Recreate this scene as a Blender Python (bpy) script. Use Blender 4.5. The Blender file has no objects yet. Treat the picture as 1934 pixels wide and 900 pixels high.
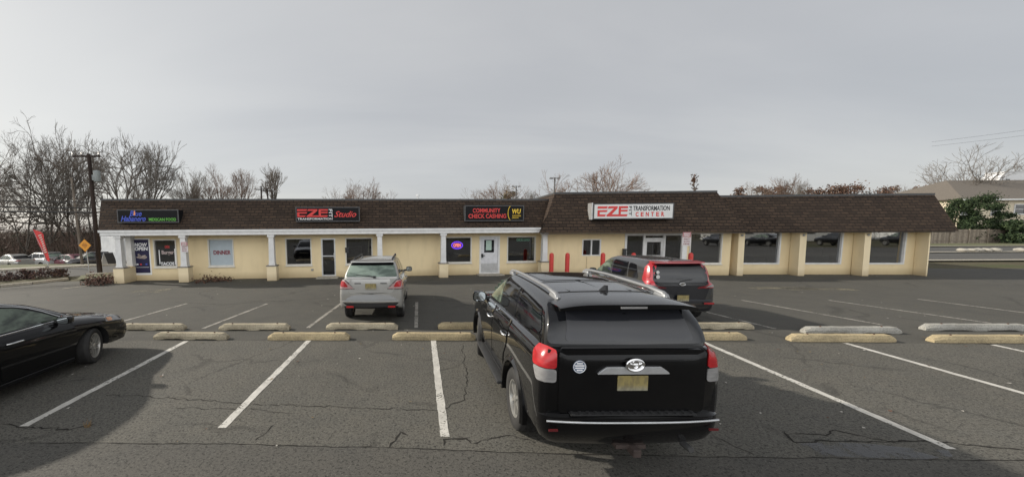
import bpy, bmesh, math, random
import numpy as np
from mathutils import Vector, Matrix, geometry
from mathutils.bvhtree import BVHTree
PI = math.pi
S = bpy.context.scene
COL = S.collection
rnd = random.Random(7)
LOC = {}

# ---------------------------------------------------------------- camera
FPX, PITCH, ROLL, CAMH, PX, HY = 711.0, math.radians(5.4), 0.006, 2.6, 791.0, 427.0
PY = HY + FPX * math.tan(PITCH)
_F = Vector((0, math.cos(PITCH), -math.sin(PITCH))); _U0 = Vector((0, math.sin(PITCH), math.cos(PITCH))); _X = Vector((1, 0, 0))
_R = _X * math.cos(ROLL) - _U0 * math.sin(ROLL); _U = _X * math.sin(ROLL) + _U0 * math.cos(ROLL)
EYE = Vector((0, 0, CAMH))
cam = bpy.data.cameras.new('camera'); camo = bpy.data.objects.new('camera', cam); COL.objects.link(camo)
cam.sensor_width = 36; cam.lens = 36 * FPX / 1934; cam.clip_start = .05; cam.clip_end = 3000
cam.shift_x = (967 - PX) / 1934; cam.shift_y = (PY - 450) / 1934
m = Matrix((_R, _U, -_F)).transposed().to_4x4(); m.translation = EYE
camo.matrix_world = m
S.camera = camo
S.render.resolution_x, S.render.resolution_y = 1024, 476
def ray(px, py): return _F + _R * ((px - PX) / FPX) - _U * ((py - PY) / FPX)
def G(px, py, z=0.0):                       # a spot on the ground
    d = ray(px, py); return EYE + d * ((z - CAMH) / d.z)
def at(px, py, Y):                          # a spot Y metres ahead
    d = ray(px, py); return EYE + d * (Y / d.y)

# ---------------------------------------------------------------- objects
def tag(o, label=None, cat=None, group=None, kind=None):
    for k, v in (('label', label), ('category', cat), ('group', group), ('kind', kind)):
        if v: o[k] = v
    return o
def thing(name, label, cat, loc=(0, 0, 0), rz=0, group=None):
    o = bpy.data.objects.new(name, None); COL.objects.link(o); o.empty_display_size = .2
    o.location = loc; o.rotation_euler = (0, 0, rz)
    LOC[o.name] = Vector(loc)
    return tag(o, label, cat, group)
def obj(name, bm, mats, parent=None, smooth=None, world=False):
    """links a bmesh as ONE mesh object; world=True: the coordinates are world ones"""
    me = bpy.data.meshes.new(name)
    if world and parent is not None:
        bmesh.ops.translate(bm, verts=bm.verts, vec=-LOC[parent.name])
    bm.normal_update(); bm.to_mesh(me); bm.free()
    for mt in (mats if isinstance(mats, (list, tuple)) else [mats]): me.materials.append(mt)
    if smooth is not None:
        me.polygons.foreach_set('use_smooth', [True] * len(me.polygons))
        if smooth < 180: me.set_sharp_from_angle(angle=math.radians(smooth))
    o = bpy.data.objects.new(name, me); COL.objects.link(o)
    if parent is not None:
        o.parent = parent; LOC[o.name] = LOC[parent.name] if world else Vector((0, 0, 0))
    return o
def struct(name, bm, mats, smooth=None):
    return tag(obj(name, bm, mats, None, smooth), kind='structure')
def copy_tree(o, parent=None):
    c = o.copy(); COL.objects.link(c); c.parent = parent
    if o.name in LOC: LOC[c.name] = LOC[o.name]
    for ch in list(o.children): copy_tree(ch, c)
    return c
def BM(): return bmesh.new()
def setmat(fs, mi):
    for f in fs: f.material_index = mi
def box(bm, c, s, mi=0, rot=None, taper=1.0, bev=0.0):
    """centre, full size; taper scales the top"""
    v = []
    for z in (-.5, .5):
        t = taper if z > 0 else 1
        for x, y in ((-.5, -.5), (.5, -.5), (.5, .5), (-.5, .5)):
            p = Vector((x * s[0] * t, y * s[1] * t, z * s[2]))
            if rot is not None: p = rot @ p
            v.append(bm.verts.new(p + Vector(c)))
    fs = [bm.faces.new([v[i] for i in q]) for q in ((3, 2, 1, 0), (4, 5, 6, 7), (0, 1, 5, 4), (1, 2, 6, 5), (2, 3, 7, 6), (3, 0, 4, 7))]
    setmat(fs, mi)
    if bev:
        es = list({e for f in fs for e in f.edges})
        r = bmesh.ops.bevel(bm, geom=es, offset=bev, segments=2, profile=.5, affect='EDGES')
        setmat(r['faces'], mi)
    return fs
def quad(bm, pts, mi=0):
    f = bm.faces.new([bm.verts.new(Vector(p)) for p in pts]); f.material_index = mi; return f
def tube(bm, pts, radii, n=8, mi=0, caps=True):
    pts = [Vector(p) for p in pts]
    if not isinstance(radii, (list, tuple)): radii = [radii] * len(pts)
    rings = []; side = None
    for i, p in enumerate(pts):
        d = (pts[min(i + 1, len(pts) - 1)] - pts[max(i - 1, 0)])
        d = d.normalized() if d.length > 1e-9 else Vector((0, 0, 1))
        if side is None:
            side = d.cross(Vector((0, 0, 1)) if abs(d.z) < .9 else Vector((1, 0, 0))).normalized()
        else:
            side = (side - d * side.dot(d)); side = side.normalized() if side.length > 1e-6 else d.orthogonal().normalized()
        up = d.cross(side)
        rings.append([bm.verts.new(p + (side * math.cos(a) + up * math.sin(a)) * radii[i]) for a in (2 * PI * k / n for k in range(n))])
    for a, b in zip(rings, rings[1:]):
        for k in range(n):
            f = bm.faces.new((a[k], a[(k + 1) % n], b[(k + 1) % n], b[k])); f.material_index = mi
    if caps:
        for r in (rings[0][::-1], rings[-1]):
            f = bm.faces.new(r); f.material_index = mi
def lathe(bm, prof, n=24, M=Matrix(), mi=0, closed=False):
    """profile of (radius, height) about local z"""
    rings = [[bm.verts.new(M @ Vector((r * math.cos(2 * PI * k / n), r * math.sin(2 * PI * k / n), h))) for k in range(n)] for r, h in prof]
    rr = list(zip(rings, rings[1:])) + ([(rings[-1], rings[0])] if closed else [])
    for a, b in rr:
        for k in range(n):
            f = bm.faces.new((a[k], a[(k + 1) % n], b[(k + 1) % n], b[k])); f.material_index = mi
    if not closed:
        for r in (rings[0][::-1], rings[-1]):
            f = bm.faces.new(r); f.material_index = mi
def prism(bm, poly, to3, depth, mi=0):
    """poly: 2D outline; to3(u, v, w): to 3D; extruded from w=0 to w=depth"""
    a = [bm.verts.new(to3(u, v, 0)) for u, v in poly]; b = [bm.verts.new(to3(u, v, depth)) for u, v in poly]
    n = len(poly); fs = []
    for loop in (a[::-1], b): fs.append(bm.faces.new(loop))
    for i in range(n): fs.append(bm.faces.new((a[i], a[(i + 1) % n], b[(i + 1) % n], b[i])))
    setmat(fs, mi); return fs
def recalc(bm): bmesh.ops.recalc_face_normals(bm, faces=bm.faces); return bm

# ---------------------------------------------------------------- materials
MATS = {}
class NT:
    def __init__(s, name):
        s.m = bpy.data.materials.new(name); s.m.use_nodes = True
        s.t = s.m.node_tree; s.n = s.t.nodes; s.l = s.t.links
        s.b = s.n['Principled BSDF']; s.out = s.n['Material Output']
    def add(s, ty, **kw):
        n = s.n.new(ty)
        for k, v in kw.items():
            if k in n.inputs: n.inputs[k].default_value = v
            else: setattr(n, k, v)
        return n
    def link(s, a, b): s.l.new(a, b)
    def coord(s, what='Object', scale=(1, 1, 1), rot=(0, 0, 0)):
        c = s.add('ShaderNodeTexCoord'); mp = s.add('ShaderNodeMapping'); mp.inputs['Scale'].default_value = scale
        mp.inputs['Rotation'].default_value = rot
        s.link(c.outputs[what], mp.inputs['Vector']); return mp.outputs[0]
    def noise(s, vec, scale, detail=4, rough=.55, dist=0):
        n = s.add('ShaderNodeTexNoise', Scale=scale, Detail=detail, Roughness=rough, Distortion=dist)
        if vec is not None: s.link(vec, n.inputs['Vector'])
        return n.outputs['Fac']
    def ramp(s, fac, stops, interp='LINEAR'):
        r = s.add('ShaderNodeValToRGB'); e = r.color_ramp.elements; r.color_ramp.interpolation = interp
        while len(e) < len(stops): e.new(.5)
        for el, (p, c) in zip(e, stops):
            el.position = p; el.color = (c if isinstance(c, tuple) else (c, c, c)) + (1,) if not isinstance(c, tuple) or len(c) == 3 else c
        s.link(fac, r.inputs['Fac']); return r.outputs['Color']
    def mix(s, fac, a, b, mode='MIX'):
        n = s.add('ShaderNodeMix', data_type='RGBA', blend_type=mode)
        for i, v in ((0, fac), (6, a), (7, b)):
            if hasattr(v, 'node'): s.link(v, n.inputs[i])
            else: n.inputs[i].default_value = v if i == 0 else (tuple(v) + (1,))[:4]
        return n.outputs[2]
    def math(s, op, a, b=0.0, clamp=False):
        n = s.add('ShaderNodeMath', operation=op, use_clamp=clamp)
        for i, v in ((0, a), (1, b)):
            if hasattr(v, 'node'): s.link(v, n.inputs[i])
            else: n.inputs[i].default_value = v
        return n.outputs[0]
    def bump(s, h, strength=.3, dist=.01):
        n = s.add('ShaderNodeBump', Strength=strength, Distance=dist); s.link(h, n.inputs['Height'])
        s.link(n.outputs[0], s.b.inputs['Normal'])
    def base(s, v):
        if hasattr(v, 'node'): s.link(v, s.b.inputs['Base Color'])
        else: s.b.inputs['Base Color'].default_value = tuple(v) + (1,)
    def set(s, **kw):
        for k, v in kw.items(): s.b.inputs[k].default_value = v
        return s
R_, M_, CW, CR, SP = 'Roughness', 'Metallic', 'Coat Weight', 'Coat Roughness', 'Specular IOR Level'
def plain(name, col, rough=.6, metal=0.0, var=.12, scale=6, coat=0.0, spec=.5, bump=0.0):
    """a colour with a little grime so that no surface is perfectly even"""
    if name in MATS: return MATS[name]
    t = NT(name); v = t.coord()
    f = t.noise(v, scale, 6, .6)
    c = t.mix(t.ramp(f, [(.3, 0.0), (.75, 1.0)]), tuple(x * (1 - var) for x in col), tuple(min(1, x * (1 + var)) for x in col))
    t.base(c); t.set(**{R_: rough, M_: metal, CW: coat, CR: .04, SP: spec})
    if bump: t.bump(t.noise(v, 60, 4), bump, .004)
    MATS[name] = t.m; return t.m
def paint(name, col, metal=0.0, rough=.35, dirt=.05, spec=.5):
    if name in MATS: return MATS[name]
    t = NT(name); v = t.coord()
    f = t.ramp(t.noise(v, 1.6, 7, .62), [(.4, 0.0), (.8, 1.0)])
    t.base(t.mix(t.math('MULTIPLY', f, dirt), col, (.25, .23, .2)))
    t.set(**{M_: metal, CW: 1.0, CR: .035, SP: spec})
    t.link(t.ramp(f, [(0, rough), (1, rough + .2)]), t.b.inputs[R_])
    t.bump(t.noise(v, 1.1, 2), .02, .02)
    MATS[name] = t.m; return t.m
def pane_mat(name, tint=(.35, .38, .37), rough=.02, k=3.0):
    """window glass: lets a tinted part of what is behind it through and mirrors the rest"""
    t = NT(name); t.n.remove(t.b)
    tr = t.add('ShaderNodeBsdfTransparent'); tr.inputs[0].default_value = tint + (1,)
    gl = t.add('ShaderNodeBsdfGlossy', Roughness=rough); gl.inputs[0].default_value = (.95, .97, 1, 1)
    fr = t.add('ShaderNodeFresnel', IOR=1.55); mx = t.add('ShaderNodeMixShader')
    k = t.math('MULTIPLY', fr.outputs[0], k, True)
    t.link(k, mx.inputs[0]); t.link(tr.outputs[0], mx.inputs[1]); t.link(gl.outputs[0], mx.inputs[2])
    t.link(mx.outputs[0], t.out.inputs[0]); MATS[name] = t.m; return t.m
def glow(name, col, e=1.0):
    t = NT(name); t.base(col); t.b.inputs['Emission Color'].default_value = col + (1,); t.b.inputs['Emission Strength'].default_value = e
    t.set(**{R_: .4}); return t.m
# ================================================================ sky and sun
SUN_EL, SUN_TO_CAM = math.radians(27.5), math.radians(15)
sunv = Vector((-math.cos(SUN_EL) * math.cos(SUN_TO_CAM), math.cos(SUN_EL) * math.sin(SUN_TO_CAM), math.sin(SUN_EL)))
w = bpy.data.worlds.new('World'); S.world = w; w.use_nodes = True
nt = w.node_tree; nt.nodes.clear()
def wn(ty, **kw):
    n = nt.nodes.new(ty)
    for k, v in kw.items():
        if k in n.inputs: n.inputs[k].default_value = v
        else: setattr(n, k, v)
    return n
def wl(a, b): nt.links.new(a, b)
def wm(op, a, b=0.0, clamp=False):
    n = wn('ShaderNodeMath', operation=op, use_clamp=clamp)
    for i, v in ((0, a), (1, b)):
        if hasattr(v, 'node'): wl(v, n.inputs[i])
        else: n.inputs[i].default_value = v
    return n.outputs[0]
def wmix(f, a, b, mode='MIX'):
    n = wn('ShaderNodeMix', data_type='RGBA', blend_type=mode)
    for i, v in ((0, f), (6, a), (7, b)):
        if hasattr(v, 'node'): wl(v, n.inputs[i])
        else: n.inputs[i].default_value = v if i == 0 else tuple(v) + (1,)
    return n.outputs[2]
def wramp(f, stops):
    r = wn('ShaderNodeValToRGB'); e = r.color_ramp.elements
    while len(e) < len(stops): e.new(.5)
    for el, (p, c) in zip(e, stops): el.position = p; el.color = (c if isinstance(c, tuple) else (c, c, c)) + (1,)
    wl(f, r.inputs[0]); return r.outputs[0]
sky = wn('ShaderNodeTexSky', sky_type='NISHITA', sun_disc=False, sun_elevation=SUN_EL, sun_rotation=math.atan2(sunv.x, sunv.y))
tc = wn('ShaderNodeTexCoord'); nz = wn('ShaderNodeVectorMath', operation='NORMALIZE'); wl(tc.outputs['Generated'], nz.inputs[0])
sx = wn('ShaderNodeSeparateXYZ'); wl(nz.outputs[0], sx.inputs[0])
zz = wm('ADD', wm('MAXIMUM', sx.outputs[2], 0.0), .22)
cu = wm('DIVIDE', sx.outputs[0], zz); cv = wm('DIVIDE', sx.outputs[1], zz)
cx = wn('ShaderNodeCombineXYZ'); wl(wm('ADD', wm('MULTIPLY', cu, .34), wm('MULTIPLY', cv, .1)), cx.inputs[0]); wl(wm('MULTIPLY', cv, .95), cx.inputs[1])
n1 = wn('ShaderNodeTexNoise', Scale=1.25, Detail=9, Roughness=.5, Distortion=.35); wl(cx.outputs[0], n1.inputs['Vector'])
n2 = wn('ShaderNodeTexNoise', Scale=.55, Detail=3, Roughness=.5); wl(cx.outputs[0], n2.inputs['Vector'])
cl = wramp(wm('ADD', wm('MULTIPLY', n1.outputs[0], .6), wm('MULTIPLY', n2.outputs[0], .4)),
           [(.36, (.395, .402, .415)), (.47, (.435, .44, .45)), (.55, (.48, .482, .485)), (.66, (.54, .54, .535))])
# cloud lit through near the sun; sky behind the camera boosted to light facade
dt = wn('ShaderNodeVectorMath', operation='DOT_PRODUCT'); wl(nz.outputs[0], dt.inputs[0]); dt.inputs[1].default_value = Vector((sunv.x, sunv.y, .12)).normalized()
halo = wm('POWER', wm('MAXIMUM', dt.outputs['Value'], 0.0), 3.5)
cl = wmix(wm('MULTIPLY', halo, .85, True), cl, (.80, .79, .745))
hz = wramp(sx.outputs[2], [(0.0, 1.0), (.16, .55), (.38, 0.0)])
cl = wmix(wm('MULTIPLY', hz, .05), cl, (.66, .67, .665))
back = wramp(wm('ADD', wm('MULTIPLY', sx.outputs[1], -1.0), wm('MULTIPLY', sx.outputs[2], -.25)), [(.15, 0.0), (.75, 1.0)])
topd = wramp(sx.outputs[2], [(.5, 1.0), (.85, .62)])  # overhead sky dimmed to keep ground shadows dark
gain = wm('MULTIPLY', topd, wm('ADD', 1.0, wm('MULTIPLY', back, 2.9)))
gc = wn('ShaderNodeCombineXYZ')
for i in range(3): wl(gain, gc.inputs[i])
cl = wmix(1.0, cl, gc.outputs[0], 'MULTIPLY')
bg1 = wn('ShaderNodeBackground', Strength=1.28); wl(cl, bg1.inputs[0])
bg2 = wn('ShaderNodeBackground', Strength=.1); wl(sky.outputs[0], bg2.inputs[0])
mxs = wn('ShaderNodeMixShader'); mxs.inputs[0].default_value = .15
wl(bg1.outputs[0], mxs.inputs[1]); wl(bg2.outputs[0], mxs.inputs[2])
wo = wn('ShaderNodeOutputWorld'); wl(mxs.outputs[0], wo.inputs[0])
sl = bpy.data.lights.new('sun', 'SUN'); sl.energy = 5.0; sl.angle = math.radians(1.4); sl.color = (1, .93, .82)
so = bpy.data.objects.new('sun', sl); COL.objects.link(so)
so.rotation_euler = sunv.to_track_quat('Z', 'Y').to_euler()
S.view_settings.view_transform = 'Standard'; S.view_settings.look = 'None'; S.view_settings.exposure = 0
# ================================================================ ground
def smooth(a, b, x):
    t = min(1, max(0, (x - a) / (b - a))); return t * t * (3 - 2 * t)
def gz(x, y):                                # the land falls away behind the street on the left
    return -1.7 * smooth(26, 42, y) * (1 - smooth(-17, -8, x))
def ground_mat():
    t = NT('dry winter ground'); v = t.coord()
    f = t.noise(v, .25, 8, .65); g = t.noise(v, 6, 6, .7)
    c = t.ramp(f, [(.3, (.06, .055, .03)), (.48, (.11, .095, .06)), (.6, (.075, .085, .035)), (.75, (.12, .1, .07))])
    t.base(t.mix(t.ramp(g, [(.35, 0.0), (.7, .6)]), c, (.05, .045, .03))); t.set(**{R_: .95, SP: .2}); t.bump(g, .6, .05); return t.m
def asphalt(name, dark, light, warm, speck=.5, crackscale=.55, crack=.0, rough=.85, stain=.35):
    t = NT(name); v = t.coord()
    big = t.noise(v, .16, 7, .62); mid = t.noise(v, 1.7, 6, .6)
    fine = t.noise(v, 30, 5, .8); grit = t.noise(v, 75, 3, .75)
    c = t.mix(t.ramp(big, [(.32, 0.0), (.7, 1.0)]), dark, light)
    c = t.mix(t.ramp(mid, [(.35, 0.0), (.75, .75)]), c, warm)
    c = t.mix(t.ramp(fine, [(.38, .85 * speck), (.50, 0.0)]), c, tuple(x * .35 for x in dark))
    c = t.mix(t.ramp(grit, [(.60, 0.0), (.68, .65 * speck)]), c, tuple(x * 2.3 for x in light))
    st = t.noise(v, .5, 4, .6, 1.2)
    c = t.mix(t.ramp(st, [(.58, 0.0), (.72, stain)]), c, tuple(x * .55 for x in dark))
    h = t.math('ADD', t.math('MULTIPLY', fine, .6), t.math('MULTIPLY', grit, .4))
    if crack:
        nd = t.add('ShaderNodeTexNoise', Scale=1.3, Detail=5, Roughness=.6); t.link(v, nd.inputs['Vector'])
        vm = t.add('ShaderNodeVectorMath', operation='MULTIPLY_ADD'); t.link(nd.outputs['Color'], vm.inputs[0]); vm.inputs[1].default_value = (.9, .9, 0); t.link(v, vm.inputs[2])
        vo = t.add('ShaderNodeTexVoronoi', feature='DISTANCE_TO_EDGE', Scale=crackscale); t.link(vm.outputs[0], vo.inputs['Vector'])
        line = t.ramp(vo.outputs['Distance'], [(0.0, 1.0), (.009, .85), (.02, 0.0)])
        mk = t.ramp(t.noise(v, .45, 3, .5), [(.47, 0.0), (.56, 1.0)])
        k = t.math('MULTIPLY', t.math('MULTIPLY', line, mk), crack, True)
        c = t.mix(k, c, (.012, .011, .010)); h = t.math('SUBTRACT', h, t.math('MULTIPLY', k, 2.0))
    t.base(c); t.set(**{R_: rough, SP: .3}); t.bump(h, .4, .008); return t.m
def line_mat(name, col, wear):
    """road paint, worn through to the asphalt in flecks"""
    t = NT(name); v = t.coord()
    f = t.math('ADD', t.math('MULTIPLY', t.noise(v, 28, 5, .7), .6), t.math('MULTIPLY', t.noise(v, 2.2, 4, .6), .4))
    c = t.mix(t.ramp(t.noise(v, 5, 5, .6), [(.35, 0.0), (.7, 1.0)]), tuple(x * .7 for x in col), col)
    t.base(c); t.set(**{R_: .7})
    t.link(t.ramp(f, [(wear - .05, 0.0), (wear + .02, 1.0)]), t.b.inputs['Alpha']); return t.m
def sheet(pts, z):
    bm = BM(); quad(bm, [(p[0], p[1], z) for p in pts]); return bm
M_ground = ground_mat()
M_stall = asphalt('worn coarse asphalt', (.080, .077, .067), (.118, .113, .099), (.122, .113, .094), 1.4, .5, .42, stain=.15)
M_lot = asphalt('smoother far asphalt', (.062, .060, .053), (.088, .085, .075), (.094, .088, .074), .8, .28, .3, stain=.12)
M_drive = asphalt('newer driveway asphalt', (.070, .067, .060), (.096, .092, .082), (.098, .091, .078), 1.2, .4, 0.0, stain=.12)
M_road = asphalt('street asphalt', (.07, .07, .068), (.09, .088, .083), (.095, .09, .08), .3, .3, .3)
M_conc = plain('kerb concrete', (.36, .33, .27), .9, var=.25, scale=9, bump=.4)
M_grass = plain('winter lawn', (.105, .108, .05), .95, var=.4, scale=3, bump=.6)
M_white = line_mat('white road paint', (.60, .58, .53), .44)
M_faded = line_mat('faded white road paint', (.34, .32, .28), .47)
bm = BM(); n = 90; xs = [-420 + 840 * (i / n) for i in range(n + 1)]; xs = sorted(set([round(x, 2) for x in xs] + [-60 + 2 * i for i in range(36)]))
ys = sorted(set([round(-120 + 520 * i / 40, 2) for i in range(41)] + [18 + 1.5 * i for i in range(24)]))
vv = [[bm.verts.new((x, y, gz(x, y) - .03)) for y in ys] for x in xs]
for i in range(len(xs) - 1):
    for j in range(len(ys) - 1): bm.faces.new((vv[i][j], vv[i + 1][j], vv[i + 1][j + 1], vv[i][j + 1]))
struct('ground', bm, M_ground, 180)
# car park: far part up to the building, coarse stalls, driveway
lot = struct('parking_lot', sheet([(-40, -6), (-22.5, 17.6), (-14.2, 18.9), (-14.2, 24), (6, 40), (26, 40), (26, 22), (60, 19), (60, -6)], 0), M_lot)
st = [(-30, 8.95), (-4, 8.47), (9, 8.02), (40, 7.0)]; dr = [(-30, 5.3), (-5.1, 4.38), (-2.5, 4.32), (-.2, 4.2), (1.26, 4.1), (3.6, 4.0), (6.6, 3.9), (40, 2.6)]
def jag(pts, amp, step=.25):
    out = []
    for (x0, y0), (x1, y1) in zip(pts, pts[1:]):
        k = max(1, int((x1 - x0) / step))
        out += [(x0 + (x1 - x0) * i / k, y0 + (y1 - y0) * i / k + rnd.uniform(-amp, amp)) for i in range(k)]
    return out + [pts[-1]]
jd = jag(dr, .012)
bm = BM(); top = jag(st, .03)
f = bm.faces.new([bm.verts.new((x, y, .004)) for x, y in jd] + [bm.verts.new((x, y, .004)) for x, y in top[::-1]]); bmesh.ops.triangulate(bm, faces=[f])
stalls = struct('stall_asphalt', bm, M_stall)
bm = BM(); f = bm.faces.new([bm.verts.new((x, y, .0045)) for x, y in [(-30, -25), (40, -25)]] + [bm.verts.new((x, y, .0045)) for x, y in jd[::-1]]); bmesh.ops.triangulate(bm, faces=[f])
drive = struct('driveway', bm, M_drive)
LOC['parking_lot'] = LOC['stall_asphalt'] = LOC['driveway'] = Vector((0, 0, 0))
def stripe(a, b, wd, z, mat, parent):
    a, b = Vector((a[0], a[1], 0)), Vector((b[0], b[1], 0)); d = (b - a).normalized(); nn = Vector((-d.y, d.x, 0)); k = max(2, int((b - a).length / .12))
    bm = BM(); L, Rr = [], []
    for i in range(k + 1):
        p = a + (b - a) * (i / k)
        L.append(bm.verts.new(p + nn * (wd / 2 + rnd.uniform(-.006, .006)) + Vector((0, 0, z)))); Rr.append(bm.verts.new(p - nn * (wd / 2 + rnd.uniform(-.006, .006)) + Vector((0, 0, z))))
    for i in range(k): bm.faces.new((L[i], Rr[i], Rr[i + 1], L[i + 1]))
    return obj('parking_line', bm, mat, parent)
for a, b in (((-5.36, 8.45), (-5.23, 4.75)), ((-2.54, 8.45), (-2.58, 4.68)), ((.32, 8.4), (.31, 4.44)), ((3.2, 8.3), (3.2, 4.5)), ((6.3, 8.15), (6.14, 4.12)), ((9.31, 8.02), (9.2, 4.0)), ((12.27, 7.85), (12.1, 4.0))):
    stripe(a, b, .115, .008, M_white, stalls)
for a, b in (((-8.4, 9.7), (-8.0, 12.8)), ((-5.6, 9.55), (-5.19, 12.68)), ((-2.89, 9.55), (-2.65, 12.7)), ((-.08, 9.5), (-.08, 12.8)), ((2.85, 9.45), (2.8, 12.7)), ((5.85, 9.4), (5.7, 12.7)),
             ((8.9, 9.2), (8.3, 12.7)), ((11.95, 9.5), (11.12, 12.8)), ((14.9, 9.6), (14.02, 12.7)), ((17.6, 10.6), (17.2, 12.8))):
    stripe(a, b, .1, .004, M_faded, lot)
M_crack = plain('open crack in the asphalt', (.032, .030, .027), .95, spec=.1)
def crack(pts, wd, parent, jit=.035, z=.0075):
    P = []
    for a, b in zip(pts, pts[1:]):
        a, b = Vector((*a, 0)), Vector((*b, 0)); k = max(2, int((b - a).length / .07))
        P += [a + (b - a) * (i / k) + Vector((rnd.uniform(-jit, jit), rnd.uniform(-jit, jit), 0)) * (0 if i == 0 else 1) for i in range(k)]
    P.append(Vector((*pts[-1], 0))); bm = BM(); L, Rr = [], []
    for i, p in enumerate(P):
        d = (P[min(i + 1, len(P) - 1)] - P[max(i - 1, 0)]).normalized(); nn = Vector((-d.y, d.x, 0)); ww = wd * rnd.uniform(.25, 1.2) * .5 * (0.1 if i in (0, len(P) - 1) else 1)
        L.append(bm.verts.new(p + nn * ww + Vector((0, 0, z)))); Rr.append(bm.verts.new(p - nn * ww + Vector((0, 0, z))))
    for i in range(len(P) - 1): bm.faces.new((L[i], Rr[i], Rr[i + 1], L[i + 1]))
    return obj('crack', bm, M_crack, parent)
g2 = lambda *q: tuple((G(x, y).x, G(x, y).y) for x, y in q)
crack(jd[100:250], .016, stalls, .008)
crack(g2((0, 802), (60, 806), (130, 812), (165, 803), (175, 800)), .03, stalls)
crack(g2((200, 745), (330, 752), (470, 763), (640, 768), (760, 772), (835, 775)), .016, stalls)
crack(g2((835, 775), (850, 764), (878, 755), (880, 700), (872, 650)), .016, stalls)
crack(g2((330, 770), (450, 772), (560, 780)), .010, stalls)
crack(g2((735, 845), (757, 815), (770, 822)), .03, stalls, .02)
crack(g2((838, 842), (838, 830), (880, 828), (890, 838)), .035, stalls, .02)
crack(g2((890, 838), (960, 822), (1010, 835)), .02, stalls, .03)
crack(g2((480, 833), (505, 815), (520, 800)), .012, stalls, .02)
crack(g2((1480, 815), (1500, 835), (1560, 832), (1640, 835), (1760, 833), (1934, 850)), .03, stalls, .02)
crack(g2((1490, 818), (1560, 822), (1575, 812), (1700, 838)), .02, stalls, .03)
crack(g2((1340, 820), (1400, 848), (1430, 862)), .012, stalls, .02)
crack(g2((640, 560), (560, 566), (420, 575), (330, 570)), .018, lot, .03, .0035)
crack(g2((860, 560), (1000, 580), (1130, 572)), .018, lot, .03, .0035)
# puddle in the dip at the edge of the stalls
t = NT('shallow rain puddle'); v = t.coord(); t.base((.045, .045, .048)); t.set(**{R_: .12, SP: .6})
t.link(t.ramp(t.noise(v, 4, 8, .7), [(.42, 0.0), (.52, .62)]), t.b.inputs['Alpha']); t.bump(t.noise(v, 20, 2), .02, .01); M_pud = t.m
bm = BM(); P = [G(x, y) for x, y in ((1508, 838), (1560, 835), (1640, 838), (1720, 846), (1790, 850), (1800, 862), (1740, 868), (1640, 864), (1560, 862))]
f = bm.faces.new([bm.verts.new((p.x, p.y, .0075)) for p in P]); struct('puddle', bm, M_pud)
t = NT('old oil stain'); v = t.coord('Generated'); sp_ = t.add('ShaderNodeVectorMath', operation='DISTANCE'); t.link(v, sp_.inputs[0]); sp_.inputs[1].default_value = (.5, .5, 0); t.base((.016, .015, .014)); t.set(**{R_: .6})
al = t.math('MULTIPLY', t.ramp(sp_.outputs['Value'], [(.08, 1.0), (.48, 0.0)]), t.ramp(t.noise(t.coord(), 7, 6, .7), [(.38, 0.0), (.62, .75)])); t.link(al, t.b.inputs['Alpha']); M_oil = t.m
for x, y, w_, h_ in ((1460, 655, 1.1, .5), (1290, 650, 1.0, .5), (680, 662, 1.2, .55), (770, 676, .9, .5), (455, 690, 1.0, .6), (1660, 690, 1.3, .6), (1800, 720, 1.0, .6), (250, 700, 1.2, .8), (560, 850, 1.4, .5)):
    p = G(x, y); bm = BM(); quad(bm, [(p.x - w_ / 2, p.y - h_ / 2, .0062), (p.x + w_ / 2, p.y - h_ / 2, .0062), (p.x + w_ / 2, p.y + h_ / 2, .0062), (p.x - w_ / 2, p.y + h_ / 2, .0062)]); obj('oil_stain', bm, M_oil, stalls)
# bleached patches in front of the building
M_patch = line_mat('pale worn patch', (.30, .27, .19), .56)
for px in ((240, 552, 320, 547), (330, 555, 352, 549), (1430, 546, 1530, 543), (1500, 548, 1600, 544)):
    a, b = G(px[0], px[1]), G(px[2], px[3]); bm = BM()
    quad(bm, [(a.x, a.y, .005), (b.x, a.y - .1, .005), (b.x, b.y + .3, .005), (a.x, b.y + .25, .005)]); obj('worn_patch', bm, M_patch, lot)
# street on the left and what borders it
dS = Vector((.80, .60, 0)); nS = Vector((-.60, .80, 0)); pS = Vector((-19.3, 19.9, 0))
def band(o0, o1, a, b, z, k=40):
    bm = BM(); r = []
    for i in range(k + 1):
        q = pS + dS * (a + (b - a) * i / k); r.append([bm.verts.new((q + nS * o) + Vector((0, 0, z + gz((q + nS * o).x, (q + nS * o).y)))) for o in (o0, o1)])
    for i in range(k): bm.faces.new((r[i][0], r[i + 1][0], r[i + 1][1], r[i][1]))
    return bm
struct('street', band(0, 6.2, -60, 60, .004), M_road)
def kerb(o, a, b, name='kerb'):
    bm = BM()
    for i in range(40):
        q0 = pS + dS * (a + (b - a) * i / 40) + nS * o; q1 = pS + dS * (a + (b - a) * (i + 1) / 40 - .01) + nS * o; mid = (q0 + q1) / 2
        box(bm, (mid.x, mid.y, gz(mid.x, mid.y) + .04), ((q1 - q0).length, .16, .16), rot=Matrix.Rotation(math.atan2(.6, .8), 3, 'Z'))
    struct(name, bm, M_conc)
kerb(6.3, -50, 55); kerb(-.08, 1.2, 30)
struct('sidewalk', band(6.38, 7.9, -60, 50, .06), M_conc)
struct('verge', band(7.9, 12.5, -60, 50, .03), M_grass)
struct('street_lot', band(12.5, 21, -60, 8, .01), M_road)
struct('lawn_strip', band(-2.2, -.16, 1.0, 24, .05), M_grass)
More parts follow.
